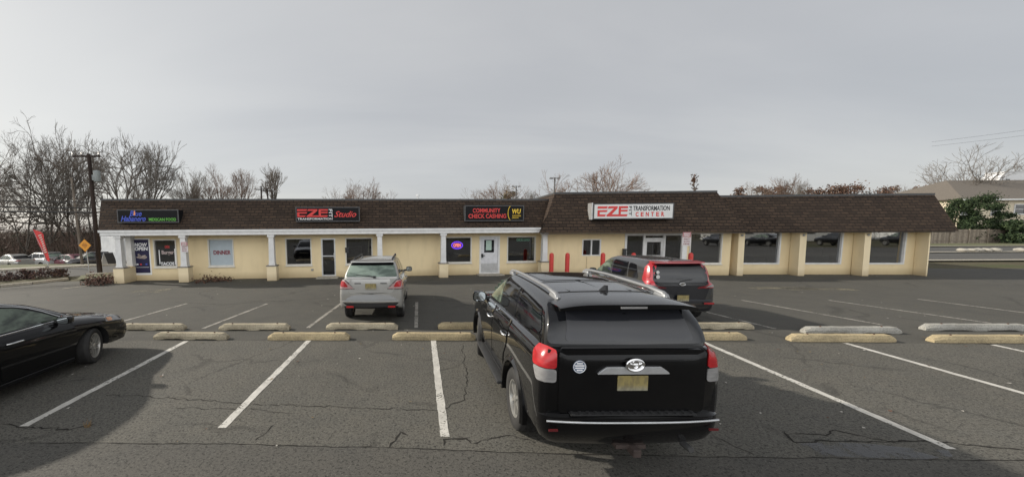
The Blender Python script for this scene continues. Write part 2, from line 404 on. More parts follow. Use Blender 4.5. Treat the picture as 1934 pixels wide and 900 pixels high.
# street on the right behind the corner of the building
def strip_r(y0, y1, z, name, mat, x0=26.5, x1=140):
    bm = BM(); quad(bm, [(x0, y0, z), (x1, y0 - 2, z), (x1, y1 - 2, z), (x0, y1, z)]); struct(name, bm, mat)
strip_r(25.5, 26.2, .09, 'kerb_strip', M_conc); strip_r(26.2, 33, .01, 'side_street', M_road); strip_r(33, 33.7, .09, 'median', M_conc, 30)
strip_r(33.7, 41.5, .012, 'far_lane', M_road); strip_r(41.5, 42.2, .1, 'far_kerb', M_conc); strip_r(42.2, 48, .06, 'lawn', M_grass)
# ================================================================ strip mall
def shingle_mat():
    t = NT('brown roof shingles'); uv = t.add('ShaderNodeUVMap').outputs[0]
    nd = t.add('ShaderNodeTexNoise', Scale=3.0, Detail=3); t.link(uv, nd.inputs['Vector'])
    br = t.add('ShaderNodeTexBrick', Scale=1.0); br.offset = .5; br.inputs['Brick Width'].default_value = .36; br.inputs['Row Height'].default_value = .165
    br.inputs['Mortar Size'].default_value = .022; br.inputs['Mortar Smooth'].default_value = .4; br.inputs['Bias'].default_value = -.1
    br.inputs['Color1'].default_value = (.082, .054, .036, 1); br.inputs['Color2'].default_value = (.033, .022, .016, 1); br.inputs['Mortar'].default_value = (.006, .005, .005, 1)
    vm = t.add('ShaderNodeVectorMath', operation='MULTIPLY_ADD'); t.link(nd.outputs['Color'], vm.inputs[0]); vm.inputs[1].default_value = (.05, .012, 0); t.link(uv, vm.inputs[2]); t.link(vm.outputs[0], br.inputs['Vector'])
    f = t.noise(uv, .35, 5, .6); g = t.noise(uv, 9, 4, .7)
    c = t.mix(t.ramp(f, [(.3, 0.0), (.7, .55)]), br.outputs['Color'], (.052, .037, .026))
    c = t.mix(t.ramp(g, [(.4, .5), (.62, 0.0)]), c, (.025, .019, .016))
    t.base(c); t.set(**{R_: .92, SP: .25}); t.bump(t.math('SUBTRACT', 1.0, br.outputs['Fac']), .7, .03); return t.m
def stucco(name, col):
    t = NT(name); v = t.coord()
    a = t.noise(v, .45, 6, .62); b = t.noise(v, 35, 4, .7); st = t.noise(t.coord(scale=(2, 2, .5)), .9, 6, .62)
    c = t.mix(t.ramp(a, [(.3, 0.0), (.72, 1.0)]), tuple(x * .90 for x in col), col)
    c = t.mix(t.ramp(st, [(.52, 0.0), (.8, .38)]), c, tuple(x * y for x, y in zip(col, (.62, .6, .55))))
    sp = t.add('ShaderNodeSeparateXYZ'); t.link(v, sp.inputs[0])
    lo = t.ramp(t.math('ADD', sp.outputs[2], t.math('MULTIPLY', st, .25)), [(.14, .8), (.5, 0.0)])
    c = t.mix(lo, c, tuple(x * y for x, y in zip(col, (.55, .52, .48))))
    t.base(c); t.set(**{R_: .9, SP: .25}); t.bump(b, .35, .008); return t.m
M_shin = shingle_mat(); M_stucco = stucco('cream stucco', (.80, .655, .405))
M_trim = plain('white painted trim', (.66, .655, .635), .55, var=.1, scale=5)
M_frame = plain('cream window frame', (.66, .63, .56), .55, var=.08)
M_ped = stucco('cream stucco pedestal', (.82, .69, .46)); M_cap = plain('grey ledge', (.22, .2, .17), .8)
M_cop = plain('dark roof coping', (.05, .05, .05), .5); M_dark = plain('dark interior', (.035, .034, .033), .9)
M_pane = pane_mat('storefront glass', (.34, .36, .36)); M_door = plain('white steel door', (.62, .62, .63), .4); M_alu = plain('brushed aluminium', (.55, .55, .54), .35, .6)
M_blind = plain('pale closed blind', (.40, .46, .49), .6, var=.05); M_black = plain('black plastic', (.02, .02, .021), .45)
class Wall:
    """a facade: u runs along it, v comes out of it towards the car park, z up"""
    def __init__(s, a, b):
        s.a = Vector((*a, 0)); s.b = Vector((*b, 0)); s.d = (s.b - s.a).normalized(); s.n = Vector((s.d.y, -s.d.x, 0)); s.L = (s.b - s.a).length; s.ang = math.atan2(s.d.y, s.d.x)
    def p(s, u, v, z): return s.a + s.d * u + s.n * v + Vector((0, 0, z))
    def px(s, x, y, v=0.0):                    # pixel seen on the plane v metres out of the wall -> (u, z)
        d = ray(x, y); o = s.a + s.n * v; k = (o - EYE).dot(s.n) / d.dot(s.n); q = EYE + d * k
        return (q - s.a).dot(s.d), q.z
    def rect(s, x0, y0, x1, y1, v=0.0):
        a, b = s.px(x0, y0, v), s.px(x1, y1, v); c, e = s.px(x0, y1, v), s.px(x1, y0, v)
        return min((a[0] + c[0]) / 2, (b[0] + e[0]) / 2), (b[1] + c[1]) / 2, max((a[0] + c[0]) / 2, (b[0] + e[0]) / 2), (a[1] + e[1]) / 2
    def box(s, bm, u0, u1, v0, v1, z0, z1, mi=0, taper=1.0, bev=0.0):
        c = s.p((u0 + u1) / 2, (v0 + v1) / 2, (z0 + z1) / 2)
        return box(bm, c, (abs(u1 - u0), abs(v1 - v0), abs(z1 - z0)), mi, Matrix.Rotation(s.ang, 3, 'Z'), taper, bev)
WL = Wall((-14.35, 18.5), (6.75, 20.35)); WC = Wall((6.62, 19.78), (15.95, 19.22)); WR = Wall((15.9, 19.60), (25.15, 19.02))
mall = thing('strip_mall', 'long single-storey cream stucco strip mall with dark brown shingled mansard roof', 'building', WL.p(WL.L, 0, 0))
def wall_mesh(W, u0, u1, z0, z1, ops, dep=.14):
    bm = BM(); us = sorted({u0, u1, *[o[0] for o in ops], *[o[2] for o in ops]}); zs = sorted({z0, z1, *[o[1] for o in ops], *[o[3] for o in ops]})
    for a, b in zip(us, us[1:]):
        for c, e in zip(zs, zs[1:]):
            if any(o[0] < (a + b) / 2 < o[2] and o[1] < (c + e) / 2 < o[3] for o in ops): continue
            quad(bm, [W.p(a, 0, c), W.p(b, 0, c), W.p(b, 0, e), W.p(a, 0, e)])
    for a, c, b, e in ops:
        for (ua, za), (ub, zb) in (((a, c), (a, e)), ((a, e), (b, e)), ((b, e), (b, c)), ((b, c), (a, c))):
            quad(bm, [W.p(ua, 0, za), W.p(ua, -dep, za), W.p(ub, -dep, zb), W.p(ub, 0, zb)])
    bmesh.ops.remove_doubles(bm, verts=bm.verts, dist=.0005); return bm
def frame_ring(W, bm, a, c, b, e, wd, v0, v1, bars=(), mi=0):
    W.box(bm, a, a + wd, v0, v1, c, e, mi); W.box(bm, b - wd, b, v0, v1, c, e, mi); W.box(bm, a + wd, b - wd, v0, v1, c, c + wd, mi); W.box(bm, a + wd, b - wd, v0, v1, e - wd, e, mi)
    for u in bars: W.box(bm, u - wd / 2, u + wd / 2, v0, v1, c + wd, e - wd, mi)
def window(W, r, mat=None, fm=None, wd=.055, bars=(), sill=True, out=.03):
    a, c, b, e = r; bm = BM(); frame_ring(W, bm, a - .02, c - .02, b + .02, e + .02, wd, -.10, out, bars)
    if sill: W.box(bm, a - .05, b + .05, -.02, .06, c - .075, c - .022)
    w_ = obj('window', bm, fm or M_frame, mall, world=True); bm = BM()
    quad(bm, [W.p(a, -.07, c), W.p(b, -.07, c), W.p(b, -.07, e), W.p(a, -.07, e)]); obj('pane', bm, mat or M_pane, w_, world=True); return w_
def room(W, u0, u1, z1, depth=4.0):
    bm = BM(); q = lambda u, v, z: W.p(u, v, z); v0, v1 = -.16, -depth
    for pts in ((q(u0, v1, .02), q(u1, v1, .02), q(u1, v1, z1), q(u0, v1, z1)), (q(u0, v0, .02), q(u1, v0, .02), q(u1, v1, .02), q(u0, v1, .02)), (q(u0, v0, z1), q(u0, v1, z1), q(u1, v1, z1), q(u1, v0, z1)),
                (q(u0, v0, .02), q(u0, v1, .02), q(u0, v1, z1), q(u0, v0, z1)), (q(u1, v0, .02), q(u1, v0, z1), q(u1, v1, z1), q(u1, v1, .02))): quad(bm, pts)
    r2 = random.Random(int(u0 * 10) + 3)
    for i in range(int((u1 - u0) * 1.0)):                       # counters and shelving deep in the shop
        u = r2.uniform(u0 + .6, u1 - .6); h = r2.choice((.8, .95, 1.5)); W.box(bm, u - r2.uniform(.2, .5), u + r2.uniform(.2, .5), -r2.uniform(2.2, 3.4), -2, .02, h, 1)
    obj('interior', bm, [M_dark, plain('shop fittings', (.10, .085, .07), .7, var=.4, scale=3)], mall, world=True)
# ---- left wing
opL = {k: WL.rect(*v) for k, v in dict(w1=(291, 449, 333, 497), w2=(394, 449, 441, 498), w3=(540, 449, 588, 498), d1=(607, 449, 634, 521), w4=(653, 449, 703, 498), w5=(841, 450, 890, 500), d2=(907, 449, 942, 520), w6=(958, 449, 1011, 500)).items()}
zt = sum(opL[k][3] for k in opL) / len(opL); zb = sum(opL[k][1] for k in opL if k[0] == 'w') / 6
for k in opL: opL[k] = (opL[k][0], zb if k[0] == 'w' else .06, opL[k][2], zt)
ZF0, ZF1, ZR = 2.24, 2.50, 3.98
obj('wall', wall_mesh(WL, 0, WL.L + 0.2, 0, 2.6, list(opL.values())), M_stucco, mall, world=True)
bm = BM(); e0 = WL.p(0, 0, 0); e1 = e0 + Vector((-.6, 15, 0)); quad(bm, [e1, e0, e0 + Vector((0, 0, 2.6)), e1 + Vector((0, 0, 2.6))]); obj('wall', bm, M_stucco, mall, world=True)
for k in ('w1', 'w3', 'w4', 'w5', 'w6'): window(WL, opL[k], fm=M_frame)
w2 = window(WL, opL['w2'], mat=M_blind); tag(w2, 'window closed off by a pale blind')
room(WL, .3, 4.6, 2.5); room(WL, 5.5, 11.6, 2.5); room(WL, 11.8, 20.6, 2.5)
# doors
def glass_door(W, r, mi_t=.07):
    a, c, b, e = r; bm = BM(); frame_ring(W, bm, a, c, b, e, mi_t, -.09, .0, ()); W.box(bm, a + mi_t, b - mi_t, -.085, -.005, c + (e - c) * .52, c + (e - c) * .52 + .05)
    d = obj('door', bm, M_alu, mall, world=True); bm = BM(); quad(bm, [W.p(a + .02, -.06, c), W.p(b - .02, -.06, c), W.p(b - .02, -.06, e), W.p(a + .02, -.06, e)]); obj('pane', bm, M_pane, d, world=True)
    bm = BM(); W.box(bm, b - mi_t * 1.3, b - mi_t * .7, .01, .06, 1.0, 1.25); obj('handle', bm, M_alu, d, world=True); return d
tag(glass_door(WL, opL['d1']), 'glass door in an aluminium frame')
a, c, b, e = opL['d2']; bm = BM(); frame_ring(WL, bm, a - .05, c - .03, b + .05, e + .05, .09, -.10, .02); M_df = plain('white door frame', (.68, .67, .64), .5)
obj('door_frame', bm, M_df, mall, world=True)
gx0, gx1, gz0, gz1 = a + .22, b - .25, c + 1.12, e - .16
bm = wall_mesh(WL, a + .045, b - .045, c + .07, e - .045, [(gx0, gz0, gx1, gz1)], .05); bmesh.ops.translate(bm, verts=bm.verts, vec=WL.n * -.03)
d2 = tag(obj('door', bm, M_door, mall, world=True), 'white steel door with a small window')
bm = BM(); quad(bm, [WL.p(gx0, -.06, gz0), WL.p(gx1, -.06, gz0), WL.p(gx1, -.06, gz1), WL.p(gx0, -.06, gz1)]); obj('pane', bm, M_pane, d2, world=True)
bm = BM(); WL.box(bm, gx0 + .1, gx1 - .14, -.055, -.05, gz0 + .12, gz1 - .03); obj('notice', bm, plain('pale green notice', (.42, .55, .47), .7), d2, world=True)
bm = BM(); WL.box(bm, a + .06, a + .16, -.02, .05, .92, 1.12, bev=.01); WL.box(bm, a + .07, a + .24, .03, .06, 1.0, 1.04); obj('handle', bm, M_black, d2, world=True)
bm = BM(); WL.box(bm, a + .07, b - .08, -.027, -.02, c + .09, c + .55); obj('kick_plate', bm, M_alu, d2, world=True)
for k in ('d1', 'd2'):
    a, c, b, e = opL[k]; bm = BM(); WL.box(bm, a - .2, b + .15, .0, .62, 0, .055, bev=.01); obj('step', bm, M_conc, mall, world=True)
# fascia: two stepped boards under the eave, soffit behind
V = .92
bm = BM(); WL.box(bm, -.55, WL.L - .25, V - .1, V, ZF0, ZF0 + .15); WL.box(bm, -.6, WL.L - .25, V - .08, V + .04, ZF0 + .152, ZF1); obj('fascia', bm, M_trim, mall, world=True)
bm = BM(); quad(bm, [WL.p(-.55, 0.002, ZF0 + .05), WL.p(WL.L - .2, 0.002, ZF0 + .05), WL.p(WL.L - .2, V - .1, ZF0 + .05), WL.p(-.55, V - .1, ZF0 + .05)][::-1]); obj('soffit', bm, plain('soffit paint darkened for shade', (.30, .27, .21), .7), mall, world=True)  # soffit colour darkened to deepen the shade under the eave
# columns on stucco pedestals
def column(u, v=.72, pw=.46, cw=.27, ph=.70, ped=True):
    bm = BM(); WL.box(bm, u - cw / 2, u + cw / 2, v - cw / 2, v + cw / 2, ph + .052, ZF0 - .12, taper=.86); WL.box(bm, u - cw * .56, u + cw * .56, v - cw * .56, v + cw * .56, ph + .05, ph + .13); WL.box(bm, u - cw * .6, u + cw * .6, v - cw * .6, v + cw * .6, ZF0 - .12, ZF0 - .002)
    c_ = obj('column', bm, M_trim, mall, world=True)
    if ped:
        bm = BM(); WL.box(bm, u - pw / 2, u + pw / 2, v - pw / 2, v + pw / 2, 0, ph, 0, 1.0, .012); WL.box(bm, u - pw * .54, u + pw * .54, v - pw * .54, v + pw * .54, ph + .001, ph + .05, 1); obj('pedestal', bm, [M_ped, M_cap], c_, world=True)
    return c_
CU = [WL.px(x, 500, .72)[0] for x in (350, 515, 718, 837, 1027)]
for u in CU: column(u)
u0 = WL.px(229, 500, .72)[0]
c_ = column(u0); bm = BM(); WL.box(bm, u0 - .2, u0 + .2, 0.003, .48, 0, .69); obj('pedestal', bm, [M_ped], c_, world=True); column(u0 + .1, .16, ped=False)
# mansard of the left wing, courses follow UV
def uvquad(bm, pts, uvs, mi=0):
    f = quad(bm, pts, mi); ly = bm.loops.layers.uv.verify()
    for lp, uv in zip(f.loops, uvs): lp[ly].uv = uv
    return f
def mansard(W, u0, u1, v_e, z_e, v_t, z_t, hipl=0.0, hipr=0.0, back=14, name='roof'):
    bm = BM(); h = math.hypot(v_e - v_t, z_t - z_e); P = W.p
    A, B, Cc, D = P(u0, v_e, z_e), P(u1, v_e, z_e), P(u1 - hipr, v_t, z_t), P(u0 + hipl, v_t, z_t)
    uvquad(bm, [A, B, Cc, D], [(u0, 0), (u1, 0), (u1 - hipr, h), (u0 + hipl, h)])
    bk = -back
    A2, D2, B2, C2 = P(u0, bk, z_e), P(u0 + hipl, bk, z_t), P(u1, bk, z_e), P(u1 - hipr, bk, z_t)
    uvquad(bm, [A2, A, D, D2], [(bk, 0), (v_e, 0), (v_t, h), (bk, h)]); uvquad(bm, [B, B2, C2, Cc], [(-v_e, 0), (-bk, 0), (-bk, h), (-v_t, h)])
    uvquad(bm, [D, Cc, C2, D2], [(0, 0), (1, 0), (1, 1), (0, 1)], 1); uvquad(bm, [A, A2, B2, B], [(0, 0), (1, 0), (1, 1), (0, 1)], 2)
    bmesh.ops.remove_doubles(bm, verts=bm.verts, dist=.0005)
    o = obj(name, bm, [M_shin, plain('flat roof felt', (.12, .12, .12), .9), M_trim], mall, world=True)
    bm = BM(); W.box(bm, u0 + hipl - .03, u1 - hipr + .03, v_t - .05, v_t + .035, z_t - .055, z_t + .04)
    for u in (u0 + hipl, u1 - hipr): W.box(bm, u - .04, u + .04, bk, v_t - .055, z_t - .05, z_t + .035)
    obj('coping', bm, M_cop, o, world=True)
    return o
mansard(WL, -.58, WL.L + .3, V + .03, ZF1 + .003, -.12, ZR, hipl=-.5)
# ---- centre and right wing
ZE = 2.24
opC = {k: WC.rect(*v) for k, v in dict(wc=(1100, 452, 1134, 482), st=(1179, 436, 1290, 516), wd=(1300, 436, 1363, 497)).items()}
opC['st'] = (opC['st'][0], .07, opC['st'][2], 2.16); opC['wd'] = (opC['st'][2] + .32, opC['wd'][1], opC['wd'][2], 2.16)
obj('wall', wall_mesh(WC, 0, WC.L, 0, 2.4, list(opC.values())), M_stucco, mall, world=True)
bm = BM(); quad(bm, [WC.p(0, -1.2, 0), WC.p(0, 0, 0), WC.p(0, 0, 2.4), WC.p(0, -1.2, 2.4)]); obj('wall', bm, M_stucco, mall, world=True); bm = BM(); quad(bm, [WC.p(WC.L, 0, 0), WC.p(WC.L, -.9, 0), WC.p(WC.L, -.9, 2.4), WC.p(WC.L, 0, 2.4)]); obj('wall', bm, M_stucco, mall, world=True)
a, c, b, e = opC['wc']; window(WC, opC['wc'], fm=M_trim, bars=[(a + b) / 2], wd=.05, sill=False)
window(WC, opC['wd'], mat=pane_mat('reflective window glass', (.30, .32, .32), k=5.0), fm=M_frame)
a, c, b, e = opC['st']; us = [WC.px(x, 470)[0] for x in (1184, 1216, 1254, 1288)]
bm = BM(); frame_ring(WC, bm, a, c, b, e, .11, -.10, .03); WC.box(bm, us[1] - .05, us[1] + .05, -.10, .025, c + .11, e - .11); WC.box(bm, us[2] - .05, us[2] + .05, -.10, .025, c + .11, e - .11); WC.box(bm, us[1] + .05, us[2] - .05, -.1, .02, 1.82, 1.93)
sf = tag(obj('window', bm, M_trim, mall, world=True), 'tall storefront glazing around the entrance')
for u_0, u_1 in ((us[0], us[1]), (us[2], us[3])):
    bm = BM(); quad(bm, [WC.p(u_0, -.05, c), WC.p(u_1, -.05, c), WC.p(u_1, -.05, e), WC.p(u_0, -.05, e)]); obj('pane', bm, M_pane, sf, world=True)
bm = BM(); quad(bm, [WC.p(us[1], -.05, 1.9), WC.p(us[2], -.05, 1.9), WC.p(us[2], -.05, e), WC.p(us[1], -.05, e)]); obj('pane', bm, M_pane, sf, world=True)
gd = tag(glass_door(WC, (us[1] + .055, c + .02, us[2] - .055, 1.815), .09), 'white framed glass entrance door')
gd.data.materials[0] = M_trim
bm = BM(); q0, q1 = WC.px(1234, 493)[0], WC.px(1246, 493)[0]; WC.box(bm, q0 - .02, q1 - .02, -.045, -.04, .62, .95); obj('notice', bm, plain('white paper', (.7, .7, .68), .7), gd, world=True)
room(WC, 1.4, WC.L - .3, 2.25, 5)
opR = {k: WR.rect(*v) for k, v in dict(a=(1400, 436, 1473, 497), b=(1517, 436, 1590, 498), c=(1639, 437, 1709, 499)).items()}
zr = sum(o[1] for o in opR.values()) / 3
for k in opR: opR[k] = (opR[k][0], zr, opR[k][2], 2.2)
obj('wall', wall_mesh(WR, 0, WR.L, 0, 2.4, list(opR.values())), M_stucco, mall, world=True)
bm = BM(); q0 = WR.p(WR.L, 0, 0); q1 = WR.p(WR.L, -14, 0); quad(bm, [q0, q1, q1 + Vector((0, 0, 2.4)), q0 + Vector((0, 0, 2.4))]); obj('wall', bm, M_stucco, mall, world=True)
M_pane_r = pane_mat('reflective storefront glass', (.30, .32, .32), k=5.5)
for r in opR.values(): window(WR, r, mat=M_pane_r, fm=M_trim, wd=.07, sill=False)
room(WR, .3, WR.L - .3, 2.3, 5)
for i, (x0, x1) in enumerate(((1393.5, 1405), (1509, 1521.5), (1631, 1643), (1752, 1766))):
    (ua, _), (ub, _) = WR.px(x0, 470, .52), WR.px(x1, 470, .52)
    if i == 3: ub = WR.L + .01
    bm = BM(); fs = WR.box(bm, ua, ub, .002, .52, 0, 2.38)
    for v_ in bm.verts:                                       # piers batter outwards a little towards the foot
        if v_.co.z < .1: v_.co += WR.n * .05
    pier = obj('pier', bm, M_ped, mall, world=True)
    if i < 3:
        bm = BM(); WR.box(bm, (ua + ub) / 2 - .045, (ua + ub) / 2 + .045, .523, .57, 2.0, 2.1, 0, 1, .01); obj('outdoor_light', bm, plain('grey fixture', (.3, .3, .28), .5), pier, world=True)
mansard(WR, -.3, WR.L + .75, .93, ZE - .02, -.18, 4.06)
mansard(WC, -.42, WC.L + .2, .86, ZE, -.16, 4.28, .92, .98, back=9)
for W, a, b in ((WC, -.4, WC.L), (WR, -.2, WR.L + .7)):
    bm = BM(); W.box(bm, a + .05, b, .8, .845, ZE - .07, ZE - .025); obj('eave_trim', bm, plain('brown eave board', (.06, .045, .035), .7), mall, world=True)
bm = BM(); u_, z_ = WC.px(1108, 484); WC.box(bm, u_ - .012, u_ + .012, .003, .028, 0, z_); obj('conduit', bm, plain('painted conduit', (.55, .45, .28), .6), mall, world=True)
bm = BM(); u_, z_ = WL.px(590, 509); WL.box(bm, u_ - .06, u_ + .06, .003, .05, z_ - .05, z_ + .05, 0, 1, .008); obj('outlet_box', bm, plain('grey fixture', (.3, .3, .28), .5), mall, world=True)
# roof vent pipe
bm = BM(); p = at(789, 372, 24); tube(bm, [(p.x, p.y, ZR), (p.x, p.y, ZR + .5)], .05, 8); tube(bm, [(p.x, p.y, ZR + .5), (p.x, p.y, ZR + .62)], [.11, .09], 8); obj('vent_pipe', bm, M_alu, mall, world=True)
# ================================================================ lettering
def text_mesh(txt, shear=0.0, bold=.0, ext=.006):
    cu = bpy.data.curves.new('t', 'FONT'); cu.body = txt; cu.shear = shear; cu.offset = bold; cu.extrude = ext; cu.resolution_u = 3; cu.space_character = 1.0
    o = bpy.data.objects.new('t', cu); COL.objects.link(o); bpy.context.view_layer.update()
    me = bpy.data.meshes.new_from_object(o.evaluated_get(bpy.context.evaluated_depsgraph_get())); bpy.data.objects.remove(o); bpy.data.curves.remove(cu)
    bm = BM(); bm.from_mesh(me); bpy.data.meshes.remove(me)
    for f in bm.faces: f.material_index = 0
    return bm
def fit(bm, u0, z0, u1, z1):
    xs = [v.co.x for v in bm.verts]; ys = [v.co.y for v in bm.verts]; a, b, c, d = min(xs), max(xs), min(ys), max(ys)
    for v in bm.verts: v.co.x = u0 + (v.co.x - a) / (b - a) * (u1 - u0); v.co.y = z0 + (v.co.y - c) / (d - c) * (z1 - z0)
    return bm
def on_wall(bm, W, v):
    for q in bm.verts: q.co = W.p(q.co.x, v + q.co.z, q.co.y)
    return bm
def letters(W, v, txt, r, mat, parent, shear=0.0, bold=0.0, name='lettering'):
    return obj(name, on_wall(fit(text_mesh(txt, shear, bold), *r), W, v), mat, parent, world=True)
M_red = plain('red sign letters', (.62, .035, .03), .45, var=.06); M_wht = plain('white sign letters', (.78, .78, .77), .5, var=.04); M_blk = plain('black sign letters', (.012, .012, .013), .5)
M_blu = plain('blue sign letters', (.05, .09, .50), .5); M_grn = plain('green sign letters', (.12, .42, .05), .5); M_yel = plain('yellow sign letters', (.75, .5, .03), .5); M_org = plain('orange sign paint', (.8, .3, .12), .5)
M_cab = plain('black sign cabinet', (.010, .010, .011), .7, spec=.2); M_cabw = plain('sign cabinet white face', (.66, .66, .64), .4, var=.04); M_navy = plain('navy banner', (.012, .010, .05), .6)
def sub(r, a, b, c, d):                      # part of a rectangle, fractions from its lower left corner
    u0, z0, u1, z1 = r; return u0 + (u1 - u0) * a, z0 + (z1 - z0) * b, u0 + (u1 - u0) * c, z0 + (z1 - z0) * d
def cabinet(W, v, px, label, depth=.45, face=M_cab, edge=M_cab):
    r = W.rect(*px, v); t = thing('shop_sign', label, 'sign', W.p((r[0] + r[2]) / 2, v - depth / 2, r[1])); bm = BM()
    W.box(bm, r[0], r[2], v - depth, v, r[1], r[3], 0, 1, .012); obj('cabinet', bm, edge, t, world=True)
    bm = BM(); W.box(bm, r[0] + .035, r[2] - .035, v + .002, v + .008, r[1] + .035, r[3] - .035); obj('sign_face', bm, face, t, world=True)
    bm = BM(); frame_ring(W, bm, r[0] - .012, r[1] - .012, r[2] + .012, r[3] + .012, .045, v - .03, v + .016); obj('sign_frame', bm, plain('worn sign edge', (.06, .06, .06), .5, var=.4), t, world=True)
    return t, r
def eze(W, v, r, t):
    """three slanted block letters cut by level bars"""
    u0, z0, u1, z1 = r; w_ = (u1 - u0); h = z1 - z0; bm = BM(); to = lambda x, y, d: W.p(u0 + x * w_ + .0, v + d, z0 + y * h)
    P = lambda pts: prism(bm, pts, to, .012)
    P([(0, .78), (.30, .78), (.33, 1), (.0, 1)]); P([(.0, 0), (.07, 0), (.07, .62), (.0, .62)]); P([(.071, .44), (.30, .44), (.33, .62), (.071, .62)]); P([(.071, 0), (.25, 0), (.28, .2), (.071, .2)])
    P([(.31, .78), (.33, .78), (.36, 1), (.66, 1), (.655, .80), (.31, .779)]); P([(.54, .79), (.655, .79), (.47, .2), (.33, .2)]); P([(.30, 0), (.97, 0), (1, .2), (.31, .199)])
    P([(.70, .21), (.77, .21), (.77, 1), (.70, 1)]); P([(.771, .80), (1, .80), (1, 1), (.771, 1)]); P([(.771, .47), (.98, .47), (1, .65), (.771, .65)])
    obj('lettering', recalc(bm), M_red, t, world=True)
def vertical(W, v, txt, r, mat, t):
    bm = text_mesh(txt, 0, .01); M2 = Matrix.Rotation(-PI / 2, 4, 'Z'); bmesh.ops.transform(bm, matrix=M2, verts=bm.verts); obj('lettering', on_wall(fit(bm, *r), W, v), mat, t, world=True)
# 1: restaurant
t, r = cabinet(WL, .86, (222, 396, 337, 420), 'black sign with blue script and green block letters above the NOW OPEN banner')
v = .87
letters(WL, v, 'Blue', sub(r, .20, .50, .40, .93), M_blu, t, .35, .015); letters(WL, v, 'Habanero', sub(r, .05, .10, .46, .52), M_blu, t, .4, .02)
bm = BM(); q = sub(r, .265, .55, .30, .98); prism(bm, [(0, .1), (.35, 0), (.8, .1), (1, .5), (.6, 1), (.35, .7)], lambda x, y, d: WL.p(q[0] + (q[2] - q[0]) * x, v + .01 + d, q[1] + (q[3] - q[1]) * y), .008); obj('pepper_mark', recalc(bm), M_org, t, world=True)
letters(WL, v, 'MEXICAN FOOD', sub(r, .51, .12, .96, .36), M_grn, t, 0, .02)
# 2: studio
t, r = cabinet(WL, .86, (559, 391, 679, 418), 'black sign with red block letters and red script above the glass door')
eze(WL, v, sub(r, .02, .32, .50, .86), t); vertical(WL, v, 'FIT', sub(r, .515, .28, .57, .86), M_wht, t); letters(WL, v, 'TRANSFORMATION', sub(r, .02, .12, .57, .25), M_wht, t, 0, .02)
letters(WL, v, 'Studio', sub(r, .60, .30, .95, .72), M_red, t, .45, .012)
# 3: check cashing
t, r = cabinet(WL, .86, (878, 388, 989, 417), 'black sign with two lines of red letters and a yellow mark')
letters(WL, v, 'COMMUNITY', sub(r, .13, .54, .60, .82), M_red, t, 0, .025); letters(WL, v, 'CHECK CASHING', sub(r, .06, .18, .70, .46), M_red, t, 0, .025)
letters(WL, v, 'WU', sub(r, .80, .46, .95, .78), M_yel, t, .15, .03); letters(WL, v, 'WESTERN\nUNION', sub(r, .80, .16, .95, .38), M_yel, t, 0, .01)
bm = BM(); q = sub(r, .73, .06, .78, .96); ar = [(q[2] - (q[2] - q[0]) * math.cos(a), (q[1] + q[3]) / 2 + (q[3] - q[1]) / 2 * math.sin(a)) for a in [(-1.35 + 2.7 * i / 14) for i in range(15)]]
tube(bm, [WL.p(a, v + .005, z) for a, z in ar], .018, 6); obj('arc_mark', bm, M_yel, t, world=True)
# 4: fitness centre
t, r = cabinet(WC, .86, (1121, 384, 1272, 413), 'white sign with red block letters on the roof over the storefront entrance', .5, M_cabw)
bm = BM(); WC.box(bm, r[0] - .075, r[0] - .02, .30, .82, r[1] - .02, r[3] + .05); obj('end_panel', bm, M_alu, t, world=True)
eze(WC, v, sub(r, .05, .17, .43, .83), t); vertical(WC, v, 'FIT', sub(r, .445, .2, .48, .83), M_blk, t); letters(WC, v, 'TRANSFORMATION', sub(r, .495, .53, .95, .84), M_blk, t, 0, .02)
for i, ch in enumerate('CENTER'): letters(WC, v, ch, sub(r, .53 + i * .064, .15, .566 + i * .064, .44), M_red, t, 0, .03)
# ---- things on the facade
r = WL.rect(253, 452, 282, 515, .02); t = thing('banner', 'tall navy NOW OPEN banner with white border on the cream wall', 'banner', WL.p(r[0], .02, r[1])); bm = BM(); WL.box(bm, r[0] - .06, r[2] + .06, .003, .015, r[1] - .1, r[3] + .06); obj('backing', bm, M_wht, t, world=True)
bm = BM(); WL.box(bm, r[0], r[2], .016, .022, r[1], r[3]); obj('sign_face', bm, M_navy, t, world=True)
letters(WL, .024, 'NOW', sub(r, .10, .79, .92, .90), M_wht, t, .1, .04); letters(WL, .024, 'OPEN', sub(r, .08, .67, .94, .78), M_wht, t, .1, .04)
bm = BM(); q = sub(r, .1, .42, .9, .58); to = lambda x, y, d: WL.p(q[0] + (q[2] - q[0]) * x, .023 + d, q[1] + (q[3] - q[1]) * y)
prism(bm, [(0, .3), (.3, .1), (.75, 0), (.95, .3), (.8, .75), (.45, .6), (.3, 1), (.15, .85), (.3, .6)], to, .004); obj('food_picture', recalc(bm), plain('food picture', (.33, .27, .24), .6, var=.9, scale=14), t, world=True)
for fx, col in ((.2, M_wht), (.42, M_red), (.78, M_blu)):
    bm = BM(); q = sub(r, fx - .06, .24, fx + .06, .28); WL.box(bm, q[0], q[2], .023, .027, q[1], q[3]); obj('badge', bm, col, t, world=True)
letters(WL, .024, '----------------', sub(r, .06, .165, .94, .175), M_wht, t, 0, .02)
